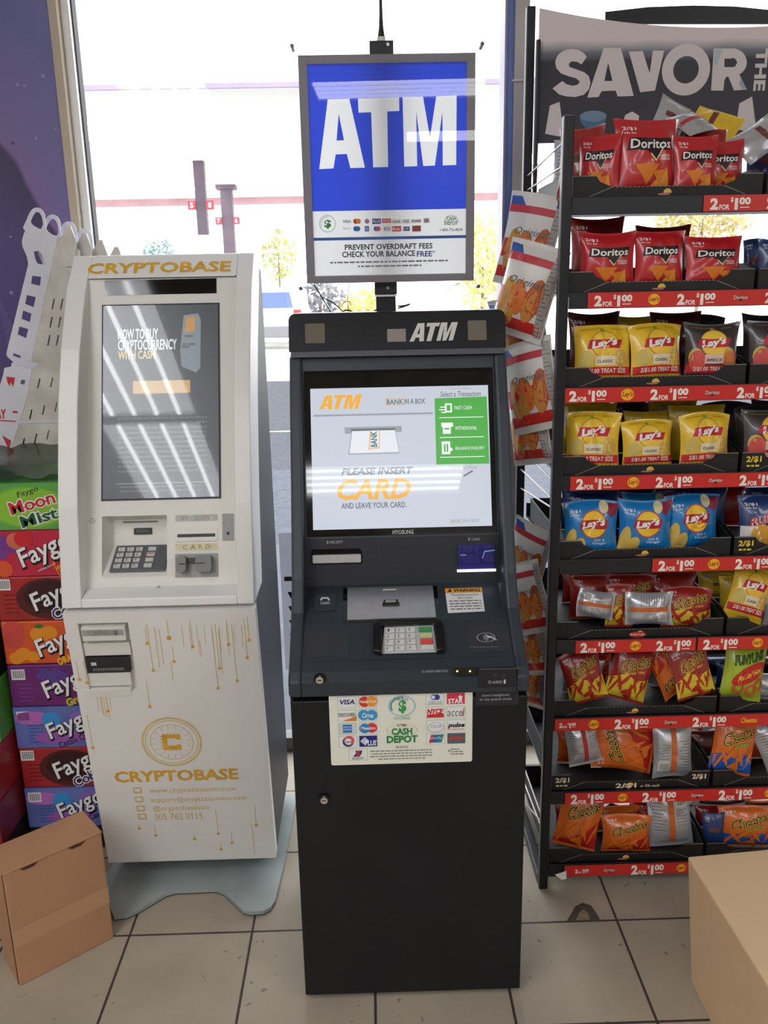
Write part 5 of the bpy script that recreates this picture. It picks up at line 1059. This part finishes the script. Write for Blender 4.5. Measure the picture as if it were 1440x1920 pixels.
def shelf(i, row, Y, items):
    """items: (kind, x0, x1, ytop[, roll, lift]) in photo measures, standing in the trays of shelf i"""
    zf = ZR[i] + .0175
    for n, it in enumerate(items):
        kind, x0, x1, yt = it[:4]; roll = math.radians(it[4]) if len(it) > 4 else 0; yaw = math.radians(it[6]) if len(it) > 6 else random.uniform(-.10, .10)
        yy = Y + .006 * (n % 2); cx = (x0 + x1) / 2; p = at(cx, yt, yy); w = at(x1, yt + 60, yy).x - at(x0, yt + 60, yy).x
        tilt = random.uniform(-.16, -.08) if not roll else -.2
        if roll:
            cy = yt; zc = at(cx, cy, yy).z; s = w / BW
            M3 = Matrix.Rotation(yaw, 3, 'Z') @ Matrix.Rotation(tilt, 3, 'X') @ Matrix.Rotation(-roll, 3, 'Y')
            q_ = [(M3 @ Vector((a * BW / 2, 0, k * BH * 1.02))).z for a in (-1, 1) for k in (0, 1)]; s = min(s, ((ZR[i - 1] - .024 if i else 9) - zf) / (max(q_) - min(q_))); w = BW * s; h = BH * s * 1.02
            c = M3 @ Vector((0, 0, h / 2)); loc = Vector((at(cx, cy, yy).x, yy, zc)) - c
            low = min((M3 @ Vector((a * w / 2, 0, q * h))).z for a in (-1, 1) for q in (0, 1)); loc.z = max(loc.z, zf - low); hi_ = loc.z + max((M3 @ Vector((a * w / 2, 0, q * h))).z for a in (-1, 1) for q in (0, 1)); loc.z -= max(0, hi_ - (ZR[i - 1] - .023 if i else 9))
            e = M3.to_euler(); sc = (s, .9, s * 1.02)
        else:
            h = (p.z - zf) / math.cos(tilt); loc = Vector((p.x, yy - .02, zf)); e = (tilt, 0, yaw); sc = (w / BW, min(1.05, w / BW), h / BH)
        if roll: loc.z += .002
        put(kind, loc, e, sc, '%s, %s from left, %s row, %s rack shelf' % (DESC[kind], NTH[n], row, ORD[i]), '%s shelf snack bags' % ORD[i], n % 3)
F, S_ = 'front', 'second'
Y1, Y2, Y3 = 1.965, 2.07, 2.17
shelf(0, F, Y1, [('tortilla', 1082, 1158, 258, 0, 0, -22), ('tortilla', 1154, 1276, 226, 0, 0, 8), ('tortilla', 1262, 1346, 258), ('tortilla', 1326, 1424, 262), ('plain_purple', 1440, 1530, 262)])
shelf(0, S_, Y2, [('plain_red', 1096, 1172, 252), ('plain_crimson', 1180, 1262, 236), ('plain_crimson', 1285, 1360, 244), ('plain_purple', 1400, 1480, 250)])
shelf(1, F, Y1, [('tortilla', 1084, 1190, 440), ('tortilla', 1188, 1282, 436), ('tortilla', 1282, 1392, 446), ('plain_navy', 1396, 1470, 452)])
shelf(1, S_, Y2, [('plain_crimson', 1070, 1168, 412), ('plain_crimson', 1192, 1290, 428), ('plain_navy', 1392, 1440, 448), ('plain_navy', 1440, 1530, 446)])
shelf(2, F, Y1, [('classic', 1075, 1184, 610), ('classic', 1178, 1284, 606, 0, 0, 12), ('bbq', 1286, 1386, 610), ('bbq', 1396, 1500, 604)])
shelf(2, S_, Y2, [('plain_brown', 1066, 1160, 590), ('plain_yellow', 1130, 1210, 596), ('plain_brown', 1196, 1290, 588), ('plain_black', 1292, 1380, 594), ('plain_black', 1390, 1480, 592)])
shelf(3, F, Y1, [('classic', 1060, 1160, 772, 0, 0, -8), ('classic', 1164, 1262, 786), ('classic', 1272, 1370, 772, 0, 0, 6), ('bbq', 1392, 1496, 770)])
shelf(3, S_, Y2, [('plain_yellow', 1066, 1156, 760), ('plain_yellow', 1168, 1262, 772), ('plain_yellow', 1262, 1366, 762), ('plain_black', 1376, 1470, 758)])
shelf(4, F, Y1, [('vinegar', 1056, 1158, 936), ('vinegar', 1158, 1258, 938), ('vinegar', 1260, 1362, 930), ('ridged', 1384, 1482, 928)])
shelf(4, S_, Y2, [('plain_navy', 1060, 1160, 922), ('vinegar', 1164, 1262, 924), ('plain_navy', 1264, 1366, 914)])
shelf(5, F, 1.975, [('back_orange', 1090, 52 + 1090, 1135, 80), ('flaming', 1118, 1170, 1100), ('back_orange', 1168, 1230, 1140, -90), ('flaming', 1236, 1330, 1102), ('classic', 1340, 1424, 1128, -18), ('back_yellow', 1412, 1500, 1120)])
shelf(5, S_, Y2, [('plain_crimson', 1066, 1140, 1076), ('flaming', 1120, 1212, 1076), ('plain_crimson', 1214, 1320, 1080), ('plain_yellow', 1344, 1440, 1078)])
shelf(6, F, 1.975, [('flaming', 1056, 1130, 1268, 14), ('flaming', 1128, 1206, 1276, -16), ('crunchy', 1206, 1292, 1298, 205), ('flaming', 1266, 1340, 1256, 12), ('rings', 1330, 1416, 1262, -10), ('back_red', 1402, 1480, 1268)])
shelf(6, S_, Y2, [('back_red', 1054, 1130, 1238), ('flaming', 1082, 1150, 1236), ('back_yellow', 1166, 1244, 1240, 70), ('flaming', 1236, 1322, 1240), ('plain_navy', 1340, 1430, 1236)])
shelf(7, F, 1.975, [('back_red', 1060, 1124, 1376, 8), ('crunchy', 1112, 1200, 1416, 80), ('back_orange', 1222, 1296, 1420, 180), ('puffs', 1306, 1394, 1376, -10), ('back_blue', 1392, 1480, 1378, 24)])
shelf(7, S_, Y2, [('crunchy', 1044, 1116, 1370), ('plain_orange', 1110, 1196, 1366), ('crunchy', 1196, 1276, 1368), ('plain_brown', 1270, 1330, 1372), ('crunchy', 1380, 1450, 1366)])
shelf(8, F, 1.975, [('crunchy', 1046, 1126, 1524, -12), ('crunchy', 1122, 1212, 1524), ('back_orange', 1226, 1308, 1572, 4), ('plain_navy', 1310, 1350, 1524), ('puffs', 1338, 1440, 1514)])
shelf(8, S_, Y2, [('plain_crimson', 1040, 1110, 1508), ('crunchy', 1112, 1196, 1506), ('plain_crimson', 1196, 1290, 1508), ('plain_crimson', 1300, 1370, 1506)])
for i, ks, yt in ((3, ('plain_yellow', 'plain_brown', 'plain_yellow', 'plain_black', 'plain_black'), 752), (4, ('plain_navy', 'plain_navy', 'plain_brown', 'plain_crimson', 'plain_navy'), 912), (5, ('plain_crimson', 'plain_red', 'plain_brown', 'plain_yellow', 'plain_yellow'), 1068), (6, ('plain_crimson', 'plain_brown', 'plain_crimson', 'plain_navy', 'plain_brown'), 1226), (7, ('plain_orange', 'plain_crimson', 'plain_orange', 'plain_brown', 'plain_orange'), 1362), (8, ('plain_crimson', 'plain_orange', 'plain_crimson', 'plain_brown', 'plain_orange'), 1500)):
    shelf(i, 'back', 2.19, [(k, 1052 + 84 * n, 1140 + 84 * n, yt) for n, k in enumerate(ks)])
# loose bags lying over the top row
for n, (kind, x, y, Y, s, e, lab) in enumerate((('plain_silver', 1258, 226, 2.10, .62, (-.3, .5, .2), 'small silver blue bag poking up behind the top row of red bags'), ('back_red', 1290, 236, 2.06, .62, (-.9, 1.2, .3), 'small crumpled white and red bag above the top row of red bags'), ('plain_yellow', 1330, 232, 2.09, .66, (-.7, -1.1, -.2), 'small crumpled yellow bag above the top row of red bags'), ('plain_black', 1306, 250, 2.03, .62, (-.8, 1.4, .1), 'small dark bag lying on the top row of red bags'), ('plain_silver', 1424, 262, 2.02, .7, (-.6, .9, -.3), 'silver and violet bag lying at the right end of the top row'))):
    p = at(x, y, Y); M3 = Matrix.Rotation(e[2], 3, 'Z') @ Matrix.Rotation(e[0], 3, 'X') @ Matrix.Rotation(e[1], 3, 'Y')
    put(kind, p - M3 @ Vector((0, 0, BH * s / 2)), M3.to_euler(), (s, s, s), lab, 'top shelf snack bags', n % 3)
# bags seen through the side of the rack at the top
for n, (kind, x, y, Y, yaw, lab) in enumerate((('back_red', 1030, 318, 2.12, -40, 'white and red bag seen through the rack side on the top shelf'), ('plain_crimson', 1046, 300, 2.02, -30, 'dark red bag seen through the rack side on the top shelf'))):
    p = at(x, y, Y); put(kind, Vector((p.x + .02, Y, ZR[0] + .018)), (-.1, 0, math.radians(yaw)), (.8, .8, .9), lab, 'top shelf snack bags', n)
# pork rind bags clipped down the left side of the rack
RB = [(1012, 452, 2.10, 12, -34), (1002, 545, 2.06, 16, -36), (996, 640, 2.02, -14, -38), (1000, 720, 2.05, -16, -40), (1012, 800, 2.06, -12, -50), (1006, 1046, 2.06, 14, -46), (1008, 1120, 2.03, -24, -46), (1012, 1200, 2.05, -20, -48), (1018, 1275, 2.06, -6, -50)]
for n, (x, y, Y, roll, yaw) in enumerate(RB):
    p = at(x, y, Y); M3 = Matrix.Rotation(math.radians(yaw), 3, 'Z') @ Matrix.Rotation(math.radians(roll), 3, 'Y') @ Matrix.Rotation(-.06, 3, 'X')
    s = .62 if n > 3 else .72
    put('rind', p - M3 @ Vector((0, 0, .15 * s)), M3.to_euler(), (s, .8, s), 'white and red pork rind bag on the rack side, %s from the top' % (NTH + ['ninth'])[n], 'pork rind bags hanging on the rack side', n % 3, TRYR)
# ------------------------------------------------------------------ stacked soda cartons on the left
SX0, SX1, SYF = -.98, -.742, 2.10
wht = flat(248, 246, 246); ink = flat(26, 22, 26)
EC = [0]
def ell(b, fr, u, v, a, c, col, w=.0006, rot=0):
    EC[0] = (EC[0] + 1) % 12; w += EC[0] * .00005; a = min(a, u - .001) if u > .01 else a
    b.disc(fr, u, v, a, flat(*col, ), w, 20, rv=c, rot=rot)
def brand(b, fr, u, v, w_, h, rot=.40, t='Faygo', m=None):
    b.text(fr, t, u + .002, v - .003, w_ * 1.05, h * 1.12, ink, .05, .15, .0012, rot=rot); b.text(fr, t, u, v, w_, h, m or wht, .015, .15, .0018, rot=rot)
def upc(b, fr, u, v):
    b.rect(fr, u, v, u + .036, v + .030, wht, .0007)
    for k in range(12): b.rect(fr, u + .003 + k * .0026, v + .004, u + .003 + k * .0026 + (.0008, .0016)[k % 2], v + .027, ink, .0010)
def carton(kind, base, z0, label, x0=SX0, x1=SX1, yf=SYF, dep=.40, h=.122):
    b = MB(); m = mat('carton_' + kind, base, .35, vary=.14, vscale=14, spec=.5); b.box(x0, x1, yf, yf + dep, z0, z0 + h, m); fr = Fr((x0, yf, z0)); W = x1 - x0
    if kind == 'lime_mist':
        for k, (a, c, col) in enumerate(((.105, .058, (110, 178, 70)), (.095, .052, (140, 196, 60)), (.078, .045, (168, 208, 56)))): ell(b, fr, W * .64, .058, a, c, col, .0005 + .0002 * k)
        b.text(fr, 'Faygo', W * .64, .098, .058, .018, ink, .0, .2, .0016, rot=.3)
        b.text(fr, 'Moon', W * .66, .070, .125, .038, wht, .07, .05, .0014, rot=.26); b.text(fr, 'Moon', W * .66, .070, .120, .033, flat(206, 44, 54), .02, .05, .0020, rot=.26)
        b.text(fr, 'Mist', W * .70, .032, .105, .036, wht, .07, .05, .0014, rot=.26); b.text(fr, 'Mist', W * .70, .032, .100, .031, flat(24, 96, 60), .02, .05, .0020, rot=.26)
    elif kind == 'punch':
        for x, z in ((.02, .08), (.04, .095), (.03, .062), (.055, .078), (.012, .1)): ell(b, fr, x, z, .016, .016, (120, 60, 140))
        for x, z, c in ((.03, .02, (226, 90, 50)), (.07, .095, (214, 110, 80)), (.09, .10, (206, 40, 50))): ell(b, fr, x, z, .024, .022, c, .0008)
        brand(b, fr, .140, .066, .145, .064); b.text(fr, 'Fruit Punch', .195, .030, .07, .04, flat(246, 150, 40), .04, .1, .0016, rot=.4); b.text(fr, 'artificially flavored', .140, .022, .05, .008, wht, .0, .1, .0014, rot=.4)
    elif kind == 'cola':
        ell(b, fr, .135, .06, .085, .056, (84, 36, 34), .0005); ell(b, fr, .14, .065, .070, .046, (60, 28, 30), .0007); upc(b, fr, .004, .086)
        for k in range(5): b.small(fr, .02, .058, .072 - .012 * k, .003, flat(110, 30, 32), .0007, k)
        brand(b, fr, .156, .068, .14, .064); b.text(fr, 'Cola', .172, .028, .075, .036, wht, .09, .1, .0020, rot=.45); b.text(fr, 'Cola', .172, .028, .070, .030, flat(36, 36, 110), .01, .1, .0026, rot=.45)
    elif kind == 'orange':
        ell(b, fr, .03, .085, .06, .04, (214, 80, 70), .0005)
        for x, z, r in ((.10, .085, .026), (.125, .09, .022), (.05, .03, .022), (.03, .018, .02), (.075, .022, .018)): ell(b, fr, x, z, r, r * .85, (240, 150, 40), .0007)
        ell(b, fr, .1, .108, .012, .006, (70, 120, 50), .0010); brand(b, fr, .152, .062, .14, .064); b.text(fr, 'ORANGE', .175, .018, .08, .022, flat(248, 196, 50), .05, .1, .0016, rot=.35)
    elif kind == 'grape':
        upc(b, fr, .010, .080)
        for x, z in ((.10, .1), (.115, .09), (.13, .1), (.09, .09), (.145, .09), (.12, .075)): ell(b, fr, x, z, .013, .012, (96, 70, 150), .0007)
        for k in range(5): b.small(fr, .022, .06, .066 - .012 * k, .003, flat(140, 70, 150), .0007, k)
        brand(b, fr, .155, .065, .138, .064); b.text(fr, 'Grape', .180, .018, .07, .03, flat(206, 196, 50), .05, .1, .0016, rot=.4)
    elif kind == 'candy':
        upc(b, fr, .008, .080)
        for x, z, a, c, col in ((.05, .09, .05, .02, (190, 110, 190)), (.10, .085, .026, .022, (60, 150, 220)), (.12, .03, .07, .02, (160, 96, 180)), (.2, .09, .05, .02, (150, 110, 190))): ell(b, fr, x, z, a, c, col, .0004)
        for k in range(6): b.small(fr, .035, .075, .068 - .010 * k, .003, flat(60, 90, 150), .0007, k)
        brand(b, fr, .150, .066, .138, .060); b.text(fr, 'Cotton Candy', .165, .022, .11, .024, flat(60, 40, 110), .02, .1, .0016, rot=.35)
    elif kind == 'lime_pack': b.text(fr, '12', W - .040, .082, .034, .026, flat(236, 226, 70), .05, 0, .0010); b.text(fr, 'PACK', W - .034, .056, .040, .014, flat(236, 226, 70), .03, 0, .0010); b.cpoly(fr, [(W - .1, .005), (W - .01, .02), (W - .002, .05), (W - .05, .04)], flat(120, 200, 60), .0007)
    elif kind == 'red_pack': b.text(fr, '12', W - .040, .040, .034, .024, flat(236, 206, 206), .05, 0, .0010); b.text(fr, 'PACK', W - .030, .024, .040, .012, flat(236, 206, 206), .03, 0, .0010); ell(b, fr, W - .05, .09, .05, .02, (200, 60, 60)); b.poly(fr, [(W - .05, .11), (W - .008, .10), (W - .012, .04), (W - .016, .04), (W - .012, .096)], flat(214, 130, 130), .0009)
    elif kind == 'red_plain': ell(b, fr, W - .04, .08, .045, .03, (214, 70, 60)); ell(b, fr, W - .06, .03, .04, .02, (120, 30, 40), .0008)
    o = b.build('soda_carton', bevel=.004); return tag(o, label, 'soda carton', 'soda cartons stacked on the left')
ZB = .101
ST = [('candy', (104, 116, 186), 'blue and purple soda carton, lowest full one showing beside the cardboard box'), ('cola', (168, 42, 44), 'dark red cola carton between two blue purple cartons'), ('candy', (104, 128, 190), 'blue and purple soda carton directly under the grape carton'), ('grape', (112, 40, 116), 'purple grape soda carton under the orange one'), ('orange', (228, 92, 44), 'orange soda carton with pumpkin coloured fruit under the cola carton'), ('cola', (176, 40, 44), 'dark red cola carton between the punch and orange cartons'), ('punch', (198, 40, 70), 'pinkish red punch carton under the green one'), ('lime_mist', (92, 168, 84), 'green and lime soda carton on top of the stack')]
for k, (kd, c, lab) in enumerate(ST): carton(kd, c, ZB + .124 * k, lab, x0=SX0 - (.10 if kd == 'lime_mist' else 0))
for kd, c, zt, yf, lab, x0 in (('dark', (24, 44, 36), .694, 2.035, 'dark green carton at the left edge above the lime one', -1.25), ('lime_pack', (92, 170, 60), .570, 2.035, 'lime green twelve pack carton at the left edge', -1.25), ('red_plain', (178, 48, 52), .402, 1.985, 'red carton at the left edge under the lime one', -1.25), ('red_pack', (140, 40, 46), .262, 1.96, 'dark red twelve pack carton at the left edge, lowest', -1.25)):
    carton(kd, c, zt - (.168 if kd == 'lime_pack' else .124 if kd != 'red_plain' else .140), lab, x0, -.992, yf, .21, {'lime_pack': .166, 'red_plain': .138}.get(kd, .122))
b = MB(); b.box(-1.25, -.995, 1.99, 2.36, .02, .136, mat('stand_dark', (34, 32, 34), .6)); b.box(-.99, -.745, 2.12, 2.49, .02, .099, _M['stand_dark'])
for x in (-1.24, -1.0, -.98, -.755):
    for y in (2.125, 2.34): b.box(x - .01, x + .01, y - .005, y + .01, 0, .02, _M['stand_dark'])
o = b.build('carton_stand'); tag(o, 'dark low stand under the soda cartons', 'stand')
# ------------------------------------------------------------------ nested white plastic baskets
wpl = mat('basket_white', (226, 226, 236), .35, vary=.05, vscale=6); wpg = mat('basket_clouded', (214, 208, 200), .45, vary=.22, vscale=12)
bred = mat('basket_red', (206, 48, 60), .4)
def smooth(pts, n=4):
    out = []; k = len(pts)
    for i in range(k):
        p0, p1, p2, p3 = pts[i - 1], pts[i], pts[(i + 1) % k], pts[(i + 2) % k]
        for q in range(n):
            t = q / n; out.append(tuple(.5 * (2 * p1[a] + (p2[a] - p0[a]) * t + (2 * p0[a] - 5 * p1[a] + 4 * p2[a] - p3[a]) * t * t + (3 * p1[a] - p0[a] - 3 * p2[a] + p3[a]) * t ** 3) for a in (0, 1)))
    return out
GB = 'nested white plastic baskets'
def basket(n, Y, dx, dy, label):
    r = thing('plastic_basket', label, 'basket', (-.9, Y, 1.20), GB)
    fr = Fr((0, Y, 0)); P_ = lambda pts: [fr.px(x + dx, y + dy) for x, y in pts]
    loop = smooth([(47, 433), (50, 412), (58, 395), (68, 389), (78, 393), (84, 405), (85, 422), (88, 432), (98, 440), (108, 442)], 3)
    out = P_([(41, 452), (44, 440)] + loop[:-3] + [(108, 445), (88, 540), (58, 682), (52, 690), (40, 690), (26, 680), (13, 668), (12, 662), (53, 495), (50, 480), (42, 462)])
    hs = [smooth([(58, 412), (66, 398), (75, 400), (80, 414), (79, 430), (64, 424), (58, 418)], 2), [(63, 472), (72, 470), (80, 480), (84, 497), (70, 494), (66, 486)], [(60, 517), (77, 519), (75, 536), (58, 532)], [(50, 553), (67, 557), (63, 576), (47, 570)], [(43, 582), (59, 588), (56, 604), (40, 598)], [(36, 612), (53, 617), (49, 634), (33, 627)], [(25, 662), (39, 667), (38, 672), (24, 667)]]
    b = MB(); b.holed(fr, out, [P_(h) for h in hs], wpl, 0, .003); b.build('side_panel', r)
    # clouded long wall between the two ends, with its vertical slots
    o2 = P_([(108, 442), (150, 470), (146, 560), (122, 700), (58, 682), (88, 540)])
    b = MB(); b.holed(fr, o2, [P_([(100 - 4 * k + 16 * j, 560 + 34 * k), (103 - 4 * k + 16 * j, 560 + 34 * k), (99 - 4 * k + 16 * j, 580 + 34 * k), (96 - 4 * k + 16 * j, 580 + 34 * k)]) for k in range(3) for j in range(2)], wpg, -.001, .003); b.build('long_wall', r)
    b = MB(); b.prism(fr, P_([(112, 452), (126, 424), (133, 424), (143, 452), (142, 500), (124, 500)]), -.004, .004, wpg); b.build('pointed_end', r)
for n in range(4): basket(n, 2.40 + .03 * n, 30 * n - (1 if n else 0), 13 * n, 'white plastic basket with loop handle, %s from the left of the upper nest' % NTH[n])
def low_basket(n, Y, dx, dy, label):
    r = thing('plastic_basket', label, 'basket', (-.95, Y, 1.09), GB); fr = Fr((0, Y, 0)); P_ = lambda pts: [fr.px(x + dx, y + dy) for x, y in pts]
    b = MB(); out = P_([(6, 702), (8, 690), (30, 685), (60, 692), (52, 740), (34, 800), (12, 874), (-44, 874)]); b.holed(fr, out, [P_([(40, 712), (47, 713), (46, 721), (38, 720)])], wpl, 0, .003)
    b.polyp(fr, [(12 + dx, 706 + dy), (28 + dx, 708 + dy), (25 + dx, 725 + dy), (20 + dx, 716 + dy), (18 + dx, 724 + dy), (14 + dx, 716 + dy)], bred, .0012); b.polyp(fr, [(4 + dx, 816 + dy), (21 + dx, 826 + dy), (17 + dx, 843 + dy)], bred, .0012)
    u, v = fr.px(2 + dx, 776 + dy); b.text(fr, 'AY', u, v, .030, .026, bred, .03, .2, .0012); b.polyp(fr, [(24 + dx, 770 + dy), (33 + dx, 771 + dy), (33 + dx, 775 + dy), (24 + dx, 774 + dy)], bred, .0012); b.polyp(fr, [(-2 + dx, 787 + dy), (30 + dx, 789 + dy), (30 + dx, 791 + dy), (-2 + dx, 789 + dy)], bred, .0012); b.build('side_panel', r)
    o2 = P_([(60, 692), (118, 640), (112, 874), (12, 874), (34, 800), (52, 740)])
    b = MB(); b.holed(fr, o2, [P_([(a, c), (a + 3, c), (a - 1, c + 18), (a - 4, c + 18)]) for a, c in ((73, 710), (97, 708), (58, 768), (82, 760), (105, 754), (44, 822), (67, 813), (90, 806))], wpg, -.001, .003)
    b.rectp(fr, 34, 790, 110, 793, wpl, .001); b.build('long_wall', r)
low_basket(0, 2.34, 0, 0, 'white plastic basket with red lettering on the soda stack, nearest'); low_basket(1, 2.37, 14, -10, 'white plastic basket with red lettering on the soda stack, just behind the nearest')
# clear film lying over the top carton
b = MB(); n = 12; vs = []; fs = []; r = random.Random(3)
for j in range(5):
    for i in range(n + 1): vs.append((-1.07 + .325 * i / n, 2.105 + .06 * j, ZB + 8 * .124 + .004 + r.uniform(0, .016) + .010 * j))
for j in range(4):
    for i in range(n): k = j * (n + 1) + i; fs.append((k, k + 1, k + n + 2, k + n + 1))
b.add(vs, fs, glass('plastic_film', (220, 226, 214), 1.6, .15), True); tag(b.build('plastic_film'), 'crumpled clear plastic film on the green soda carton', 'plastic film')
# ------------------------------------------------------------------ wall poster and the sheet on the window
wp = mat('poster_violet', (96, 96, 148), .5); b = MB(); fr = Fr((0, 2.62, 0)); b.fbox(fr, -1.75, .2, -.848, 2.74, 0, .012, wp)
w = .0106; L_ = lambda x, y: fr.px(x, y)
def blob(u, v, a, c, col, w, rot=0): b.disc(fr, u, v, a, mat('poster_%d_%d_%d' % col, col, .5, vary=.12, vscale=4), w, 40, rv=c, rot=rot)
pc = L_(-60, 560); nt = wp.node_tree; N = nt.nodes.new; tc = N('ShaderNodeTexCoord'); mp = N('ShaderNodeMapping'); mp.vector_type = 'TEXTURE'; mp.inputs['Location'].default_value = (pc[0], 2.608, pc[1]); mp.inputs['Scale'].default_value = (.30, 1, .50)
ln = N('ShaderNodeVectorMath'); ln.operation = 'LENGTH'; nz = N('ShaderNodeTexNoise'); nz.inputs['Scale'].default_value = 3; nz.inputs['Detail'].default_value = 4; ma = N('ShaderNodeMath'); ma.operation = 'MULTIPLY_ADD'; ma.inputs[1].default_value = .3; rp = N('ShaderNodeValToRGB')
nt.links.new(tc.outputs['Object'], mp.inputs[0]); nt.links.new(mp.outputs[0], ln.inputs[0]); nt.links.new(tc.outputs['Object'], nz.inputs['Vector']); nt.links.new(nz.outputs['Fac'], ma.inputs[0]); nt.links.new(ln.outputs['Value'], ma.inputs[2])
dv = N('ShaderNodeMath'); dv.operation = 'DIVIDE'; dv.inputs[1].default_value = 3.0; nt.links.new(ma.outputs[0], dv.inputs[0]); nt.links.new(dv.outputs[0], rp.inputs[0])
cr = rp.color_ramp; cr.elements[0].position = .0; cr.elements[0].color = rgb(92, 84, 150); cr.elements[1].position = 1; cr.elements[1].color = rgb(150, 146, 196)
for p_, c_ in ((.26, (84, 74, 128)), (.375, (70, 60, 98)), (.385, (134, 108, 164)), (.45, (122, 112, 166)), (.60, (112, 112, 170)), (.8, (132, 128, 182))): e_ = cr.elements.new(p_); e_.color = rgb(*c_)
nt.links.new(rp.outputs[0], nt.nodes['Principled BSDF'].inputs['Base Color'])
r = random.Random(11)
for k in range(60):
    q = fr.px(r.uniform(2, 120), r.uniform(120, 700))
    if q[0] < -.86 and k % 3 == 0: b.disc(fr, q[0], q[1], r.uniform(.0015, .006), flat(*((150, 146, 190), (88, 78, 124))[k % 2]), w + .0020, 10)
for k in range(7):
    p, q = L_(2 + 6 * k, 560 + 12 * k), L_(20 + 5 * k, 660 + 8 * k); b.poly(fr, [p, (p[0] + .002, p[1]), (q[0] + .002, q[1]), q], flat(120, 112, 170), w + .0020)
tag(b.build('wall_poster'), 'large violet blue poster with water drops left of the window', 'poster')
b = MB(); fr = Fr((0, 2.655, 0)); x0 = -.302; b.rect(fr, x0, .30, .06, .785, film('window_sheet', (206, 206, 214), .5), 0); b.rect(fr, x0, .30, .06, .785, _M['window_sheet'], -.0008)
b.rect(fr, x0 + .012, .618, .03, .634, flat(60, 60, 66), .0006)
for k in range(6):
    zz = .58 - .05 * k; b.poly(fr, [(x0 + .020, zz), (x0 + .034, zz), (x0 + .05, zz - .025), (x0 + .05, zz - .045), (x0 + .034, zz - .03)], flat(30, 30, 34), .0006); b.poly(fr, [(x0 + .07, zz - .045), (x0 + .07, zz - .025), (x0 + .085, zz), (x0 + .10, zz), (x0 + .085, zz - .03)], flat(30, 30, 34), .0006)
tag(b.build('window_sheet'), 'white printed sheet with dark arrows low on the window between the machines', 'poster')
# ------------------------------------------------------------------ cardboard boxes in front
card = mat('brown_cardboard', (186, 140, 104), .75, vary=.06, vscale=5, bump=.2, bscale=60); cut = mat('cardboard_cut', (120, 84, 58), .85); tape = mat('parcel_tape', (196, 152, 116), .3, spec=.5)
A, B = Vector((-.838, 1.635, 0)), Vector((-.663, 1.781, 0)); U = (B - A).normalized(); Nn = Vector((-U.y, U.x, 0)); Wd = (B - A).length; D, Hh = .112, .304
bx = thing('cardboard_box', 'brown cardboard box with a tape band standing on the floor at lower left', 'box', A)
b = MB(); b.hexa([A, B, B + Nn * D, A + Nn * D] + [p + Vector((0, 0, Hh - .004)) for p in (A, B, B + Nn * D, A + Nn * D)], card); b.build('carton', bx, bevel=.003)
fb2 = Fr(A, U); b = MB(); t0 = Hh - .004
b.hexa([fb2(-.001, t0, .002), fb2(Wd + .001, t0, .002), fb2(Wd + .001, t0, -D - .002), fb2(-.001, t0, -D - .002)] + [fb2(-.001, t0 + .004, .002), fb2(Wd + .001, t0 + .004, .002), fb2(Wd + .001, t0 + .004, -D - .002), fb2(-.001, t0 + .004, -D - .002)], card)
for u in (.055, .165): b.poly(fb2, [(u - .02, t0 - .001), (u - .01, t0 - .009), (u + .012, t0 - .009), (u + .024, t0 - .001)], cut, .0012); b.poly(fb2, [(u - .017, t0 - .0018), (u - .009, t0 - .0072), (u + .011, t0 - .0072), (u + .020, t0 - .0018)], flat(70, 48, 34), .0016)
b.build('lid_flap', bx, bevel=.0015)
b = MB(); b.poly(fb2, [(.001, .105), (Wd, .105), (Wd, .150), (.001, .150)], tape, .0008); b.build('tape_band', bx, label='glossy strip of parcel tape')
fb3 = Fr(A + Nn * D, -Nn); b = MB(); b.poly(fb3, [(D - .010, .004), (D - .002, .004), (D - .002, t0), (D - .008, t0)], cut, .0010); b.poly(fb3, [(D - .008, .12), (D - .004, .12), (D - .004, .17), (D - .008, .17)], flat(90, 100, 140), .0014); b.build('side_seam', bx)
C0 = Vector((.708, 1.588, 0)); b = MB(); Hb = .33; buff = mat('buff_cardboard', (232, 198, 156), .7, vary=.05, vscale=4, bump=.2, bscale=50)
bt = [C0 + Vector((0, -.50, 0)), C0 + Vector((.42, -.46, 0)), C0 + Vector((.42, .03, 0)), C0]
tp = [Vector((.694, 1.10, Hb)), Vector((1.12, 1.13, Hb)), Vector((1.10, 1.63, Hb)), Vector((.677, 1.592, Hb))]
b2 = thing('cardboard_box', 'pale buff cardboard box on the floor at lower right, before the rack', 'box', C0)
b.hexa(bt + tp, buff); b.build('carton', b2, bevel=.005)
b = MB(); b.add([(x, y, z + .0012) for x, y, z in [(.88, 1.10, Hb), (.93, 1.10, Hb), (.92, 1.62, Hb), (.87, 1.61, Hb)]], [(0, 1, 2, 3)], tape); b.build('tape_band', b2)
